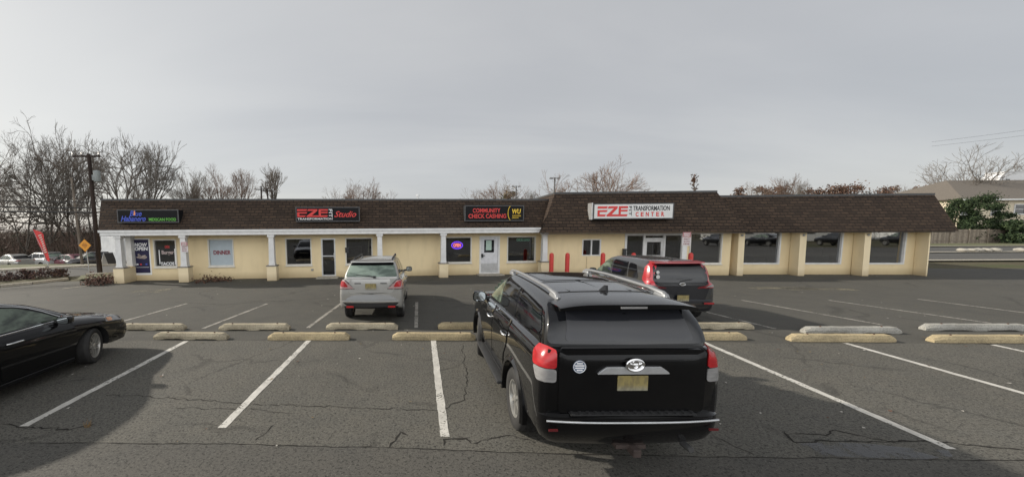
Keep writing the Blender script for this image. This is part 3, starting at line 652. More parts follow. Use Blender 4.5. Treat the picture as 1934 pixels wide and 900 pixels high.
# window dressing of the restaurant
a, c, b, e = opL['w1']; t = thing('window_lettering', 'white and red window lettering with white strips inside the restaurant window', 'lettering', WL.p(a, -.06, c))
M_pk = plain('pale window letters', (.52, .42, .40), .6)
letters(WL, -.064, 'Burger', sub((a, c, b, e), .30, .42, .86, .60), M_pk, t, 0, .02); letters(WL, -.064, 'TACOS', sub((a, c, b, e), .22, .05, .84, .17), M_wht, t, 0, .03); letters(WL, -.064, 'OPEN', sub((a, c, b, e), .46, .68, .66, .78), M_red, t, 0, .02)
bm = BM(); q = sub((a, c, b, e), .17, .1, .21, .62); WL.box(bm, q[0], q[2], -.066, -.06, q[1], q[3]); q = sub((a, c, b, e), .88, .06, .93, .66); WL.box(bm, q[0], q[2], -.066, -.06, q[1], q[3]); obj('strip', bm, M_wht, t, world=True)
a, c, b, e = opL['w2']; t = thing('window_lettering', 'dark red DINNER lettering on the window with the pale blind', 'lettering', WL.p(a, -.06, c)); letters(WL, -.064, 'DINNER', sub((a, c, b, e), .17, .42, .86, .58), plain('dark red letters', (.22, .03, .04), .6), t, 0, .03)
a, c, b, e = opL['w5']; t = thing('neon_sign', 'purple oval neon OPEN sign glowing in the window left of the white door', 'sign', WL.p((a + b) / 2, -.06, c))
uc, zc, ru, rz_ = a + (b - a) * .46, c + (e - c) * .68, (b - a) * .21, (e - c) * .14
bm = BM(); tube(bm, [WL.p(uc + ru * math.cos(k * PI / 12), -.05, zc + rz_ * math.sin(k * PI / 12)) for k in range(25)], .022, 6); obj('oval_tube', bm, glow('violet neon', (.16, .05, .8), 1.1), t, world=True)
bm = BM(); prism(bm, [(uc + ru * .9 * math.cos(k * PI / 12), zc + rz_ * .9 * math.sin(k * PI / 12)) for k in range(24)], lambda x, y, d: WL.p(x, -.066 + d, y), .006); obj('backing', recalc(bm), glow('violet haze', (.05, .02, .22), .6), t, world=True)
letters(WL, -.058, 'OPEN', (uc - ru * .68, zc - rz_ * .5, uc + ru * .68, zc + rz_ * .5), glow('orange neon', (.9, .2, .1), 1.0), t, .1, .03)
a, c, b, e = opL['w6']; t = thing('window_lettering', 'faint green lettering at the top of the window right of the white door', 'lettering', WL.p(a, -.06, e)); letters(WL, -.064, 'CHECKS CASHED', sub((a, c, b, e), .34, .82, .80, .93), plain('pale green letters', (.16, .35, .25), .6), t, 0, .01)
r = WL.rect(652, 468, 658.5, 477, .1); t = thing('mailbox', 'small black wall mailbox beside the glass door', 'mailbox', WL.p(r[0], 0, r[1])); bm = BM(); WL.box(bm, r[0], r[2], .003, .12, r[1], r[3], 0, 1, .012); obj('case', bm, M_black, t, world=True); bm = BM(); WL.box(bm, r[0] - .01, r[2] + .01, .003, .14, r[3] - .05, r[3] + .02, 0, 1, .008); obj('lid', bm, M_black, t, world=True)
r = WC.rect(1177, 470, 1183, 482, .14); t = thing('mailbox', 'black box on the white post left of the storefront entrance', 'mailbox', WC.p(r[0], 0.03, r[1])); bm = BM(); WC.box(bm, r[0], r[2], .034, .16, r[1], r[3], 0, 1, .012); obj('case', bm, M_black, t, world=True); bm = BM(); WC.box(bm, r[0] - .01, r[2] + .01, .034, .17, r[3] - .05, r[3] + .015, 0, 1, .006); obj('lid', bm, M_black, t, world=True)
# disabled-parking signs
M_plate = plain('white sign plate', (.62, .58, .57), .5, var=.1); M_redp = plain('faded red sign plate', (.42, .2, .2), .5, var=.15)
def parking_sign(W, v, px, label, lines):
    r = W.rect(*px, v); t = thing('parking_sign', label, 'sign', W.p((r[0] + r[2]) / 2, v, 0)); k = r[1] + (r[3] - r[1]) * .62
    bm = BM(); W.box(bm, r[0], r[2], v, v + .012, r[1], k - .01, 0, 1, .004); p1 = obj('lower_plate', bm, M_plate, t, world=True)
    bm = BM(); W.box(bm, r[0] + .01, r[2] - .01, v, v + .012, k + .01, r[3], 0, 1, .004); p2 = obj('upper_plate', bm, M_redp, t, world=True)
    for i, s in enumerate(lines): letters(W, v + .013, s, sub((r[0], r[1], r[2], k), .16, .72 - i * .28, .84, .88 - i * .28), plain('dark red letters', (.22, .03, .04), .6), p1, 0, .01)
    letters(W, v + .013, 'RESERVED\nPARKING', sub((r[0], k, r[2], r[3]), .16, .2, .84, .8), M_wht, p2, 0, .01)
    return t, r
parking_sign(WL, .875, (342, 457, 355, 476), 'small red and white parking sign fixed to the second column from the left', ['PENALTY', '$250', 'FINE'])
t, r = parking_sign(WC, 1.25, (1288.5, 438, 1305, 464), 'red and white parking sign on a white post in front of the storefront', ['PENALTY', '$250', 'FINE'])
bm = BM(); WC.box(bm, r[0] + .04, r[0] + .26, 1.12, 1.245, 0, r[3] - .1, 0, 1, .015); obj('post', bm, M_trim, t, world=True)
# red bollards
first = None
for i, (x, lab) in enumerate(((1042, 'leftmost red bollard next to the last white column'), (1072, 'second red bollard from the left in front of the cream wall'), (1139, 'red bollard right of the small two-pane window'), (1197, 'red bollard in front of the left storefront glass'), (1305, 'red bollard beside the white post of the parking sign'))):
    u, z = WC.px(x, 477, 1.15); p = WC.p(u, 1.15, 0); t = thing('bollard', lab, 'bollard', p, 0, 'red steel bollards by the entrance')
    bm = BM(); lathe(bm, [(.105, 0), (.105, 1.10), (.10, 1.17), (.08, 1.215), (.045, 1.24), (.01, 1.25)], 16); obj('post', bm, plain('red bollard sleeve', (.55, .045, .035), .5, var=.12), t, smooth=40)
    bm = BM(); lathe(bm, [(.17, 0), (.16, .02), (.11, .03)], 16); obj('base', bm, M_conc, t, smooth=40)
# ================================================================ vehicles
def interp(tab, y):
    """monotone smooth interpolation of a table [(y, value...), ...]"""
    if y <= tab[0][0]: return tab[0][1:]
    for i in range(len(tab) - 1):
        a, b = tab[i], tab[i + 1]
        if y <= b[0]:
            h = b[0] - a[0]; t = (y - a[0]) / h; out = []
            for k in range(1, len(a)):
                d = (b[k] - a[k]) / h
                def slope(j):
                    if j <= 0 or j >= len(tab) - 1: return d
                    s0 = (tab[j][k] - tab[j - 1][k]) / (tab[j][0] - tab[j - 1][0]); s1 = (tab[j + 1][k] - tab[j][k]) / (tab[j + 1][0] - tab[j][0])
                    return 0 if s0 * s1 <= 0 else 2 * s0 * s1 / (s0 + s1)
                m0, m1 = slope(i), slope(i + 1)
                out.append((2 * t**3 - 3 * t * t + 1) * a[k] + (t**3 - 2 * t * t + t) * h * m0 + (-2 * t**3 + 3 * t * t) * b[k] + (t**3 - t * t) * h * m1)
            return out
    return tab[-1][1:]
def fillet(pts, rads, k=4):
    out = [Vector(pts[0])]
    for i in range(1, len(pts) - 1):
        p, a, b = Vector(pts[i]), Vector(pts[i - 1]), Vector(pts[i + 1]); da, db = a - p, b - p
        r = min(rads[i - 1], .48 * da.length, .48 * db.length); s, e = p + da.normalized() * r, p + db.normalized() * r
        for j in range(k + 1):
            t = j / k; out.append(s * (1 - t)**2 + p * 2 * t * (1 - t) + e * t * t)
    return out + [Vector(pts[-1])]
def densify(pts, idx, m):
    out = []
    for i, p in enumerate(pts):
        out.append(p)
        if i in idx: out += [p + (pts[i + 1] - p) * (j / m) for j in range(1, m)]
    return out
def loft_rings(bm, rings, mi=0, cap0=True, cap1=True):
    V = [[bm.verts.new(p) for p in r] for r in rings]; n = len(V[0])
    for a, b in zip(V, V[1:]):
        for k in range(n):
            try: f = bm.faces.new((a[k], a[(k + 1) % n], b[(k + 1) % n], b[k])); f.material_index = mi
            except ValueError: pass
    if cap0: f = bm.faces.new(V[0][::-1]); f.material_index = mi
    if cap1: f = bm.faces.new(V[-1]); f.material_index = mi
def lower_body(tab, N=70):
    """tab rows: y, z floor, half-width sill, half-width mid, z mid, half-width shoulder, z shoulder, half-width top, z top, crown"""
    bm = BM(); rings = []; y0, y1 = tab[0][0], tab[-1][0]
    ys = sorted(set([y0 + (y1 - y0) * (.5 - .5 * math.cos(PI * i / N)) for i in range(N + 1)]))
    for y in ys:
        zb, ws, wmid, zm, wsh, zsh, wt, zt, cr = interp(tab, y)
        half = fillet([(0, zb), (ws, zb), (ws + .012, zb + .11), (wmid, zm), (wsh, zsh), (wt, zt), (0, zt + cr)], [.08, .05, .16, .10, .14], 4)
        half = densify(half, (len(half) - 2,), 5)
        ring = [Vector((p[0], y, p[1])) for p in half] + [Vector((-p[0], y, p[1])) for p in half[-2:0:-1]]
        rings.append(ring)
    loft_rings(bm, rings); return recalc(bm)
def cabin(rows, roof, N=10):
    """rows: z, y front, y rear, half-width front, half-width rear, corner radius front, corner radius rear; roof: crown height above the last row"""
    bm = BM(); rings = []
    def ring(z, yf, yr, wf, wr, rf, rr, bow=.0):
        half = fillet([(0, yf), (wf, yf - .06), (wr, yr + .03), (0, yr)], [rf, rr], 6); half = densify(half, (0, 7, len(half) - 2), 6)
        return [Vector((p[0], p[1], z)) for p in half] + [Vector((-p[0], p[1], z)) for p in half[-2:0:-1]]
    z0, z1 = rows[0][0], rows[-1][0]
    for i in range(N + 1): z = z0 + (z1 - z0) * i / N; rings.append(ring(z, *interp(rows, z)))
    z, yf, yr, wf, wr, rf, rr = rows[-1]; yc = (yf + yr) / 2
    for s, dz in ((.97, .35), (.9, .62), (.75, .82), (.5, .95), (.25, .99), (.06, 1.0)):
        s2 = .5 + .5 * s
        rings.append([Vector((p.x * s, yc + (p.y - yc) * (s2 if s2 > .6 else .6), z + roof * dz)) for p in ring(*rows[-1])])
    loft_rings(bm, rings); return recalc(bm)
def cut_wells(bm, wells, r, w0, M_in):
    """cuts round wheel openings through the closed lower body"""
    me = bpy.data.meshes.new('tmp'); bm.to_mesh(me); bm.free(); o = bpy.data.objects.new('tmp', me); COL.objects.link(o); mats0 = [M_in['paint'], M_in['well']]
    for q in mats0: me.materials.append(q)
    cb = BM()
    for y, z in wells:
        for s in (-1, 1): lathe(cb, [(r, 0), (r, .9)], 40, Matrix.Translation((s * w0, y, z)) @ Matrix.Rotation(s * PI / 2, 4, 'Y'))
    setmat(cb.faces, 1); recalc(cb); mc = bpy.data.meshes.new('tmpc'); cb.to_mesh(mc); cb.free(); oc = bpy.data.objects.new('tmpc', mc); COL.objects.link(oc)
    for q in mats0: mc.materials.append(q)
    md = o.modifiers.new('b', 'BOOLEAN'); md.operation = 'DIFFERENCE'; md.object = oc; md.solver = 'EXACT'
    bpy.context.view_layer.update(); dg = bpy.context.evaluated_depsgraph_get(); mr = bpy.data.meshes.new_from_object(o.evaluated_get(dg))
    bpy.data.objects.remove(o); bpy.data.objects.remove(oc); out = BM(); out.from_mesh(mr); bpy.data.meshes.remove(mr); return out
def joinbm(*bms):
    out = BM(); me = bpy.data.meshes.new('j')
    for b in bms: b.to_mesh(me); b.free(); out.from_mesh(me)
    bpy.data.meshes.remove(me); return out
class Skin:
    """lays outlined panels on a finished body, looking at it from one side"""
    def __init__(s, bm, piv=(0, 0)): s.t = BVHTree.FromBMesh(bm); s.piv = piv
    def panel(s, poly, view, off=.004, step=.07, skirt=.012, rnd_=0.0, mi=0, mirror=False, bm=None, ang=0):
        """poly in (u, z); view: 'R','L' (u=y), 'B','F' (u=x), 'D' diagonal from a rear corner, 'T' from above (u=x, z=y)"""
        if rnd_: poly = roundpoly(poly, rnd_)
        P = [Vector(p) for p in poly]; n = len(P); pts = []
        for i in range(n):
            a, b = P[i], P[(i + 1) % n]; k = max(1, int((b - a).length / step)); pts += [a + (b - a) * j / k for j in range(k)]
        nb = len(pts); x0, x1 = min(p.x for p in pts), max(p.x for p in pts); y0, y1 = min(p.y for p in pts), max(p.y for p in pts)
        inner = []; nx, ny = max(1, int((x1 - x0) / step)), max(1, int((y1 - y0) / step))
        for i in range(1, nx):
            for j in range(1, ny):
                q = Vector((x0 + (x1 - x0) * i / nx, y0 + (y1 - y0) * j / ny))
                if inside(q, pts) and min((q - p).length for p in pts) > step * .35: inner.append(q)
        vs, es, fs, *_ = geometry.delaunay_2d_cdt(pts + inner, [(i, (i + 1) % nb) for i in range(nb)], [], 1, 1e-5)
        dirs = {'R': Vector((-1, 0, 0)), 'L': Vector((1, 0, 0)), 'B': Vector((0, 1, 0)), 'F': Vector((0, -1, 0)), 'T': Vector((0, 0, -1)), 'D': Vector((-math.sin(ang), math.cos(ang), 0))}
        d = dirs[view]; bm = bm or BM(); out = []; last = None
        for q in vs:
            if view in 'RL': o = Vector((0, q.x, q.y))
            elif view in 'BF': o = Vector((q.x, 0, q.y))
            elif view == 'T': o = Vector((q.x, q.y, 0))
            else:
                du = q.x - math.copysign(s.piv[0], ang); o = Vector((math.copysign(s.piv[0], ang) + math.cos(ang) * du, s.piv[1] + math.sin(ang) * du, q.y))
            loc, no, *_ = s.t.ray_cast(o - d * 6, d)
            if loc is None:
                loc, no = (o + d * last if last is not None else o), -d
            else: last = (loc - o).dot(d)
            if no.dot(d) > 0: no = -no
            out.append((loc + no * off, loc - no * skirt if skirt else None))
        V = [bm.verts.new(a) for a, _ in out]
        for f in fs:
            try: ff = bm.faces.new([V[i] for i in f]); ff.material_index = mi
            except ValueError: pass
        if skirt:
            ed = {}
            for f in fs:
                for i in range(len(f)): e = (f[i], f[(i + 1) % len(f)]); ed[tuple(sorted(e))] = ed.get(tuple(sorted(e)), 0) + 1
            lowv = {}
            for (a, b), c in ed.items():
                if c == 1:
                    for q in (a, b):
                        if q not in lowv: lowv[q] = bm.verts.new(out[q][1])
                    ff = bm.faces.new((V[a], V[b], lowv[b], lowv[a])); ff.material_index = mi
        return recalc(bm)
def inside(q, pts):
    c = False; n = len(pts); j = n - 1
    for i in range(n):
        a, b = pts[i], pts[j]
        if (a.y > q.y) != (b.y > q.y) and q.x < (b.x - a.x) * (q.y - a.y) / (b.y - a.y) + a.x: c = not c
        j = i
    return c
def roundpoly(pts, r, k=4):
    out = []; n = len(pts)
    for i in range(n):
        p, a, b = Vector(pts[i]), Vector(pts[i - 1]), Vector(pts[(i + 1) % n]); da, db = a - p, b - p; rr = min(r, .45 * da.length, .45 * db.length)
        s, e = p + da.normalized() * rr, p + db.normalized() * rr; out += [tuple(s * (1 - t)**2 + p * 2 * t * (1 - t) + e * t * t) for t in [j / k for j in range(k + 1)]]
    return out
def inset(poly, d):
    c = sum((Vector(p) for p in poly), Vector((0, 0))) / len(poly); return [tuple(c + (Vector(p) - c) * max(.1, 1 - d / max(.001, (Vector(p) - c).length))) for p in poly]
M_well = plain('wheel well', (.008, .008, .008), .9); M_tyre = plain('tyre rubber', (.022, .021, .020), .8, var=.3, scale=12); M_rub = plain('black trim plastic', (.022, .022, .023), .55)
M_chrome = plain('chrome', (.72, .72, .72), .16, 1.0, var=.05); M_silv = plain('satin silver', (.56, .57, .58), .38, .75); M_rim = plain('alloy rim', (.46, .45, .42), .35, .7, var=.2)
M_tint = NT('dark tinted glass').set(**{R_: .04, SP: .55}); M_tint.base((.006, .0065, .008)); M_tint = M_tint.m
M_hatch = NT('smoked rear glass').set(**{R_: .10, SP: .5}); M_hatch.base((.022, .023, .027)); M_hatch = M_hatch.m
def painted_glass(name, a, b):  # opaque; pale blotches painted in as reflections and the view through
    t = NT(name); v = t.coord(scale=(1, 1, 2.4)); t.base(t.mix(t.ramp(t.noise(v, 1.8, 4, .55), [(.42, 0.0), (.58, 1.0)]), a, b)); t.set(**{R_: .05, SP: .6}); return t.m
M_pale = painted_glass('window glass with painted reflections', (.02, .026, .021), (.13, .165, .125)); M_pale2 = painted_glass('rear glass with painted sky reflection', (.09, .12, .10), (.24, .30, .25))
def lens(name, col, e=.0):
    t = NT(name); v = t.coord(); t.base(t.mix(t.ramp(t.noise(t.coord(scale=(8, 8, 26)), 1.2, 2), [(.4, 0.0), (.6, 1.0)]), tuple(x * .8 for x in col), col)); t.set(**{R_: .25, SP: .4, CW: .5, CR: .12})
    t.b.inputs['Emission Color'].default_value = col + (1,); t.b.inputs['Emission Strength'].default_value = e; return t.m
M_lred = lens('red tail lens', (.40, .014, .018), .03); M_lclr = lens('clear lens', (.26, .255, .25)); M_dred = lens('dark red lens', (.30, .015, .02)); M_amb = lens('amber lens', (.7, .35, .18))
def plate_mat():
    t = NT('licence plate'); s = t.add('ShaderNodeSeparateXYZ'); t.link(t.coord('Generated'), s.inputs[0])
    n_ = t.noise(t.coord('Generated', scale=(7, 1, 1.6)), 1.0, 2); c_ = t.ramp(s.outputs[2], [(.0, (.27, .26, .20)), (.4, (.27, .22, .085)), (1.0, (.25, .20, .07))]); t.base(t.mix(t.ramp(n_, [(.42, .0), (.6, .4)]), c_, (.07, .06, .05))); t.set(**{R_: .5}); return t.m
M_lic = plate_mat()
def wheel(parent, x, y, R, wd, side, rim_r, spokes=6, turn=0.0, rim=M_rim, style=0):
    """tyre and rim; side +1 faces +x"""
    w_ = bpy.data.objects.new('wheel', None); COL.objects.link(w_); w_.parent = parent; w_.location = (x, y, R); w_.rotation_euler = (0, 0, turn); w_.empty_display_size = .1; LOC['wheel'] = Vector((0, 0, 0))
    Mx = Matrix.Rotation(PI / 2 * side, 4, 'Y'); h = wd / 2
    bm = BM(); lathe(bm, [(rim_r * .96, -h * .8), (rim_r * 1.04, -h * .95), (R * .93, -h), (R * .99, -h * .82), (R, -h * .5)] + [q for k in range(-3, 4) for q in ((R, h * (k * .12 - .03)), (R - .008, h * (k * .12 - .02)), (R - .008, h * (k * .12 + .02)), (R, h * (k * .12 + .03)))] + [(R, h * .5), (R * .99, h * .82), (R * .93, h), (rim_r * 1.04, h * .95), (rim_r * .96, h * .8)], 40, Mx, closed=True)
    obj('tyre', recalc(bm), M_tyre, w_, smooth=50)
    bm = BM(); lathe(bm, [(rim_r, h * .78), (rim_r * 1.0, h * .9), (rim_r * .93, h * .88), (rim_r * .88, h * .5), (rim_r * .86, -h * .7), (rim_r * .97, -h * .8)], 40, Mx, 0, True)
    lathe(bm, [(.02, h * .15), (rim_r * .86, h * .1), (rim_r * .86, h * .05), (.02, h * .05)], 24, Mx, 1)
    for k in range(spokes):
        a = 2 * PI * k / spokes; rot = Mx.to_3x3() @ Matrix.Rotation(a, 3, 'Z'); tw = .55 if style else 1
        for off in ((-.045, .045) if style else (0,)):
            c = rot @ Vector((rim_r * .55, off, h * .62)); box(bm, c, (rim_r * .82, rim_r * (.10 if style else .22), h * .28), 0, rot, .8)
    lathe(bm, [(rim_r * .24, h * .45), (rim_r * .22, h * .82), (rim_r * .12, h * .9), (.005, h * .9)], 20, Mx)
    obj('rim', recalc(bm), [rim, M_well], w_, smooth=35); return w_
def flare(parent, y, R, w0, side, r0, wd=.05, col=None, z0=.0, name='fender_flare'):
    bm = BM(); N = 26; rings = []
    for i in range(N + 1):
        a = PI * (-.06 + 1.12 * i / N); c, s = math.cos(a), math.sin(a); ring = []
        for rr, xx in ((r0 - .01, -.05), (r0 - .01, .022), (r0 + wd * .4, .03), (r0 + wd, .004), (r0 + wd, -.05)): ring.append(Vector((side * (w0 + xx), y + c * rr, R + s * rr)))
        rings.append(ring)
    loft_rings(bm, rings); return obj(name, recalc(bm), col or M_rub, parent, smooth=40)
def mirror(parent, x, y, z, side, mat, sz=(.2, .13, .17)):
    bm = BM(); c = Vector((x + side * .13, y, z)); rings = []
    for t, s in ((0, .55), (.25, .9), (.6, 1.0), (1.0, .96)):
        rings.append([c + Vector((sz[0] / 2 * s * math.copysign(abs(math.cos(a))**.6, math.cos(a)), sz[1] * (.5 - t), sz[2] / 2 * s * math.copysign(abs(math.sin(a))**.6, math.sin(a)))) for a in [2 * PI * k / 16 for k in range(16)]])
    loft_rings(bm, rings); tube(bm, [(x - side * .08, y, z - .05), (x + side * .1, y, z - .03)], .03, 8, 1); o = obj('mirror', recalc(bm), [mat, M_rub], parent, smooth=40)
    bm = BM(); cc = c + Vector((0, -sz[1] * .5 - .004, 0)); f = bm.faces.new([bm.verts.new(cc + Vector((sz[0] / 2 * .86 * math.copysign(abs(math.cos(a))**.6, math.cos(a)), 0, sz[2] / 2 * .84 * math.copysign(abs(math.sin(a))**.6, math.sin(a))))) for a in [2 * PI * k / 16 for k in range(16)]])
    obj('mirror_glass', bm, plain('mirror glass', (.6, .65, .66), .05, 1.0, var=.02), o); return o
def handle(parent, x, y, z, side, mat, L=.2):
    bm = BM(); tube(bm, [(x, y - L / 2, z), (x + side * .035, y - L / 2 + .03, z + .004), (x + side * .04, y, z + .006), (x + side * .035, y + L / 2 - .03, z + .004), (x, y + L / 2, z)], [.012, .017, .018, .017, .012], 8); return obj('handle', bm, mat, parent, smooth=60)
def bumper(parent, tab, mat, y_sign, name='bumper', N=24):
    """tab: z rows of (z, half width, how far out); wraps round the corners"""
    bm = BM(); rings = []
    for z, wd, y, dep, rc in tab:
        half = fillet([(0, y), (wd, y - .05 * y_sign), (wd, y - dep * y_sign)], [rc], 6); half = densify(half, (0,), 5)
        ring = [Vector((p[0], p[1], z)) for p in half] + [Vector((-p[0], p[1], z)) for p in half[-1:0:-1]]
        rings.append(ring)
    loft_rings(bm, rings); return obj(name, recalc(bm), mat, parent, smooth=35)
def seam_panel(sk, poly, view, mat, parent, name, lab=None, **k):
    o = obj(name, sk.panel(poly, view, **k), mat, parent, smooth=40); return tag(o, lab) if lab else o
def proj_x(sk, y, z, side):
    loc, *_ = sk.t.ray_cast(Vector((side * 5, y, z)), Vector((-side, 0, 0))); return loc.x if loc else side * .9

# ---------------------------------------------------------------- the black SUV in front
def gloss_black(name, col):
    """polished black lacquer: nearly nothing mirrored face on, most of the sky mirrored at a glancing angle"""
    t = NT(name); v = t.coord(); f = t.ramp(t.noise(v, 1.6, 7, .62), [(.4, 0.0), (.8, 1.0)])
    t.base(t.mix(t.math('MULTIPLY', f, .012), col, (.25, .23, .2))); t.set(**{R_: .35, SP: .1})
    gl = t.add('ShaderNodeBsdfGlossy', Roughness=.03); lw = t.add('ShaderNodeLayerWeight', Blend=.5); mx = t.add('ShaderNodeMixShader')
    k = t.math('ADD', .014, t.math('MULTIPLY', t.math('POWER', lw.outputs['Facing'], 3.0), .92)); t.link(k, mx.inputs[0]); t.link(t.b.outputs[0], mx.inputs[1]); t.link(gl.outputs[0], mx.inputs[2]); t.link(mx.outputs[0], t.out.inputs[0])
    return t.m
P_blk = gloss_black('black car paint', (.003, .003, .0034))
suv = thing('parked_suv', 'big black SUV with silver roof rails parked nearest, seen from behind', 'suv', (2.13, 6.03, 0))
Yr = -2.36
body = lower_body([(-2.37, .56, .84, .86, .86, .84, 1.18, .76, 1.36, .0), (-2.33, .52, .89, .915, .88, .895, 1.20, .82, 1.37, .0), (-2.2, .47, .92, .945, .90, .925, 1.22, .86, 1.375, .0), (-1.4, .43, .92, .955, .92, .935, 1.24, .88, 1.36, .0), (.6, .43, .92, .95, .92, .93, 1.21, .87, 1.30, .0),
                   (1.15, .43, .92, .95, .92, .93, 1.19, .86, 1.29, .02), (1.7, .45, .91, .945, .9, .91, 1.12, .80, 1.24, .03), (2.1, .50, .88, .92, .86, .86, 1.05, .74, 1.17, .03), (2.36, .55, .72, .80, .8, .72, .98, .62, 1.06, .02), (2.43, .6, .62, .70, .78, .64, .92, .54, .98, .01)])
body = cut_wells(body, [(-1.36, .41), (1.42, .41)], .475, .56, dict(paint=P_blk, well=M_well))
cab_ = cabin([(1.28, 1.16, -2.35, .80, .86, .25, .16), (1.50, .72, -2.29, .765, .825, .22, .15), (1.66, .40, -2.22, .72, .785, .2, .14), (1.76, .20, -2.14, .67, .745, .2, .14), (1.81, .05, -2.06, .62, .70, .18, .14)], .03)
for v in cab_.verts:                                            # the roof falls away gently to both ends
    k = smooth(1.45, 1.8, v.co.z); v.co.z += k * (.035 - .024 * (v.co.y + .45)**2 - .03 * v.co.x**2)
body = joinbm(body, cab_); sk = Skin(body, (.90, -2.33)); obj('body', body, [P_blk, M_well], suv, smooth=38)
for s, vw in ((-1, 'L'), (1, 'R')):
    for poly, mt in (([(.98, 1.335), (.50, 1.70), (.02, 1.755), (-.02, 1.35)], M_pale if s < 0 else M_tint), ([(-.10, 1.35), (-.06, 1.755), (-.90, 1.755), (-1.00, 1.365)], M_tint), ([(-1.12, 1.37), (-1.02, 1.75), (-1.90, 1.70), (-2.10, 1.50), (-2.04, 1.43)], M_tint)):
        seam_panel(sk, poly, vw, mt, suv, 'side_window', off=.006, rnd_=.05)
    for poly, hy in (([(1.02, 1.30), (1.05, .95), (.98, .55), (-.02, .55), (-.05, 1.31)], .14), ([(-.08, 1.31), (-.06, .55), (-.80, .55), (-.86, .80), (-1.02, .98), (-1.10, 1.335)], -.92)):
        d = seam_panel(sk, poly, vw, P_blk, suv, 'door', off=.010, step=.1, rnd_=.05); handle(d, proj_x(sk, hy, 1.12, s) + s * .008, hy, 1.12, s, M_chrome, .22)
    flare(suv, -1.36, .41, .945, s, .47, .06, P_blk); flare(suv, 1.42, .41, .94, s, .47, .06, P_blk)
    wheel(suv, s * .80, -1.36, .39, .26, s, .235, 6, 0, M_rim); wheel(suv, s * .81, 1.42, .39, .26, s, .235, 6, -.2, M_rim)
    mirror(suv, s * .90, .78, 1.33, s, P_blk, (.24, .14, .2))
    bm = BM(); box(bm, (s * .95, .03, .40), (.17, 1.85, .05), 0, None, 1, .015); box(bm, (s * .86, .03, .44), (.10, 1.75, .06)); obj('running_board', bm, M_rub, suv, smooth=40)
    bm = BM(); xr = s * .60; tube(bm, [(xr, -1.96, 1.79), (xr, -1.88, 1.835), (xr, -1.6, 1.868), (xr, -.6, 1.895), (xr, -.1, 1.888), (xr, .08, 1.865), (xr, .16, 1.83)], [.02, .032, .021, .019, .021, .03, .02], 10)
    for y in (-1.84, .05): box(bm, (xr, y, 1.815 if y < 0 else 1.84), (.075, .26, .07), 0, None, .7, .02)
    obj('roof_rail', bm, plain('rail silver', (.30, .305, .31), .45, .6), suv, smooth=40)
    pz = [(.62, 1.04), (.89, 1.04), (.99, 1.10), (1.0, 1.37), (.86, 1.405), (.64, 1.365)]       # tail lights, seen from the rear corner
    A_ = .62; q = lambda x0, x1, z0, z1: [(s * x0, z0), (s * x1, z0), (s * x1, z1), (s * x0, z1)]
    tl = seam_panel(sk, [(s * .76, 1.175), (s * 1.01, 1.175), (s * 1.03, 1.29), (s * .96, 1.375), (s * .76, 1.355)], 'D', M_lred, suv, 'tail_light', off=.013, step=.05, rnd_=.03, ang=A_ * s, skirt=.03)
    seam_panel(sk, [(s * .76, 1.03), (s * .95, 1.035), (s * 1.005, 1.167), (s * .76, 1.167)], 'D', M_lclr, tl, 'reverse_lens', off=.011, step=.05, rnd_=.03, ang=A_ * s, skirt=.03)
# rear
tg = seam_panel(sk, [(-.73, .72), (.73, .72), (.735, 1.0), (.735, 1.37), (-.735, 1.37), (-.735, 1.0)], 'B', P_blk, suv, 'tailgate', off=.016, step=.09, rnd_=.05, skirt=.03)
seam_panel(sk, [(-.80, 1.40), (.80, 1.40), (.80, 1.46), (.72, 1.77), (-.72, 1.77), (-.80, 1.46)], 'B', M_tint, suv, 'rear_window', off=.014, step=.08, rnd_=.06, skirt=.03)
rw = seam_panel(sk, [(-.645, 1.43), (.645, 1.43), (.585, 1.74), (-.585, 1.74)], 'B', M_hatch, suv, 'hatch_glass', off=.02, step=.08, rnd_=.03, skirt=.02)
bm = BM(); box(bm, (0, Yr - .045, 1.26), (1.0, .05, .004)); obj('crease', bm, P_blk, tg)
bm = BM(); prism(bm, [(-.36, 1.125), (.36, 1.125), (.34, 1.15), (.27, 1.20), (-.27, 1.20), (-.34, 1.15)], lambda x, y, d: Vector((x, Yr - .028 - d, y)), .03); bmesh.ops.bevel(bm, geom=list(bm.edges), offset=.006, segments=2, affect='EDGES'); obj('garnish', recalc(bm), M_silv, tg, smooth=40)
bm = BM()
def ell(bm, cx_, cz, a, b, r, y, n=28): tube(bm, [(cx_ + a * math.cos(2 * PI * k / n), y, cz + b * math.sin(2 * PI * k / n)) for k in range(n + 1)], r, 6, caps=False)
ell(bm, 0, 1.225, .085, .058, .011, Yr - .07); ell(bm, 0, 1.236, .028, .044, .008, Yr - .072); ell(bm, 0, 1.252, .062, .022, .008, Yr - .072); bm2 = bm
lathe(bm, [(.082, 0), (.08, .012), (.01, .014)], 28, Matrix.Translation((0, Yr - .052, 1.225)) @ Matrix.Rotation(PI / 2, 4, 'X') @ Matrix.Diagonal((1, .69, 1, 1))); obj('emblem', bm, M_chrome, tg, smooth=50)
bm = BM(); box(bm, (.005, Yr - .03, 1.025), (.305, .012, .155), 0, None, 1, .004); obj('license_plate', bm, M_lic, tg)
bm = BM(); prism(bm, [(-.30, .93), (.30, .93), (.42, 1.115), (-.42, 1.115)], lambda x, y, d: Vector((x, Yr - .017 - d, y)), .004); obj('plate_recess', recalc(bm), M_rub, tg)
bm = BM(); lathe(bm, [(.068, 0), (.068, .004), (.01, .0045)], 24, Matrix.Translation((-.53, Yr - .022, 1.195)) @ Matrix.Rotation(PI / 2, 4, 'X')); sticker = obj('round_sticker', bm, plain('blue sticker', (.07, .11, .2), .5), tg)
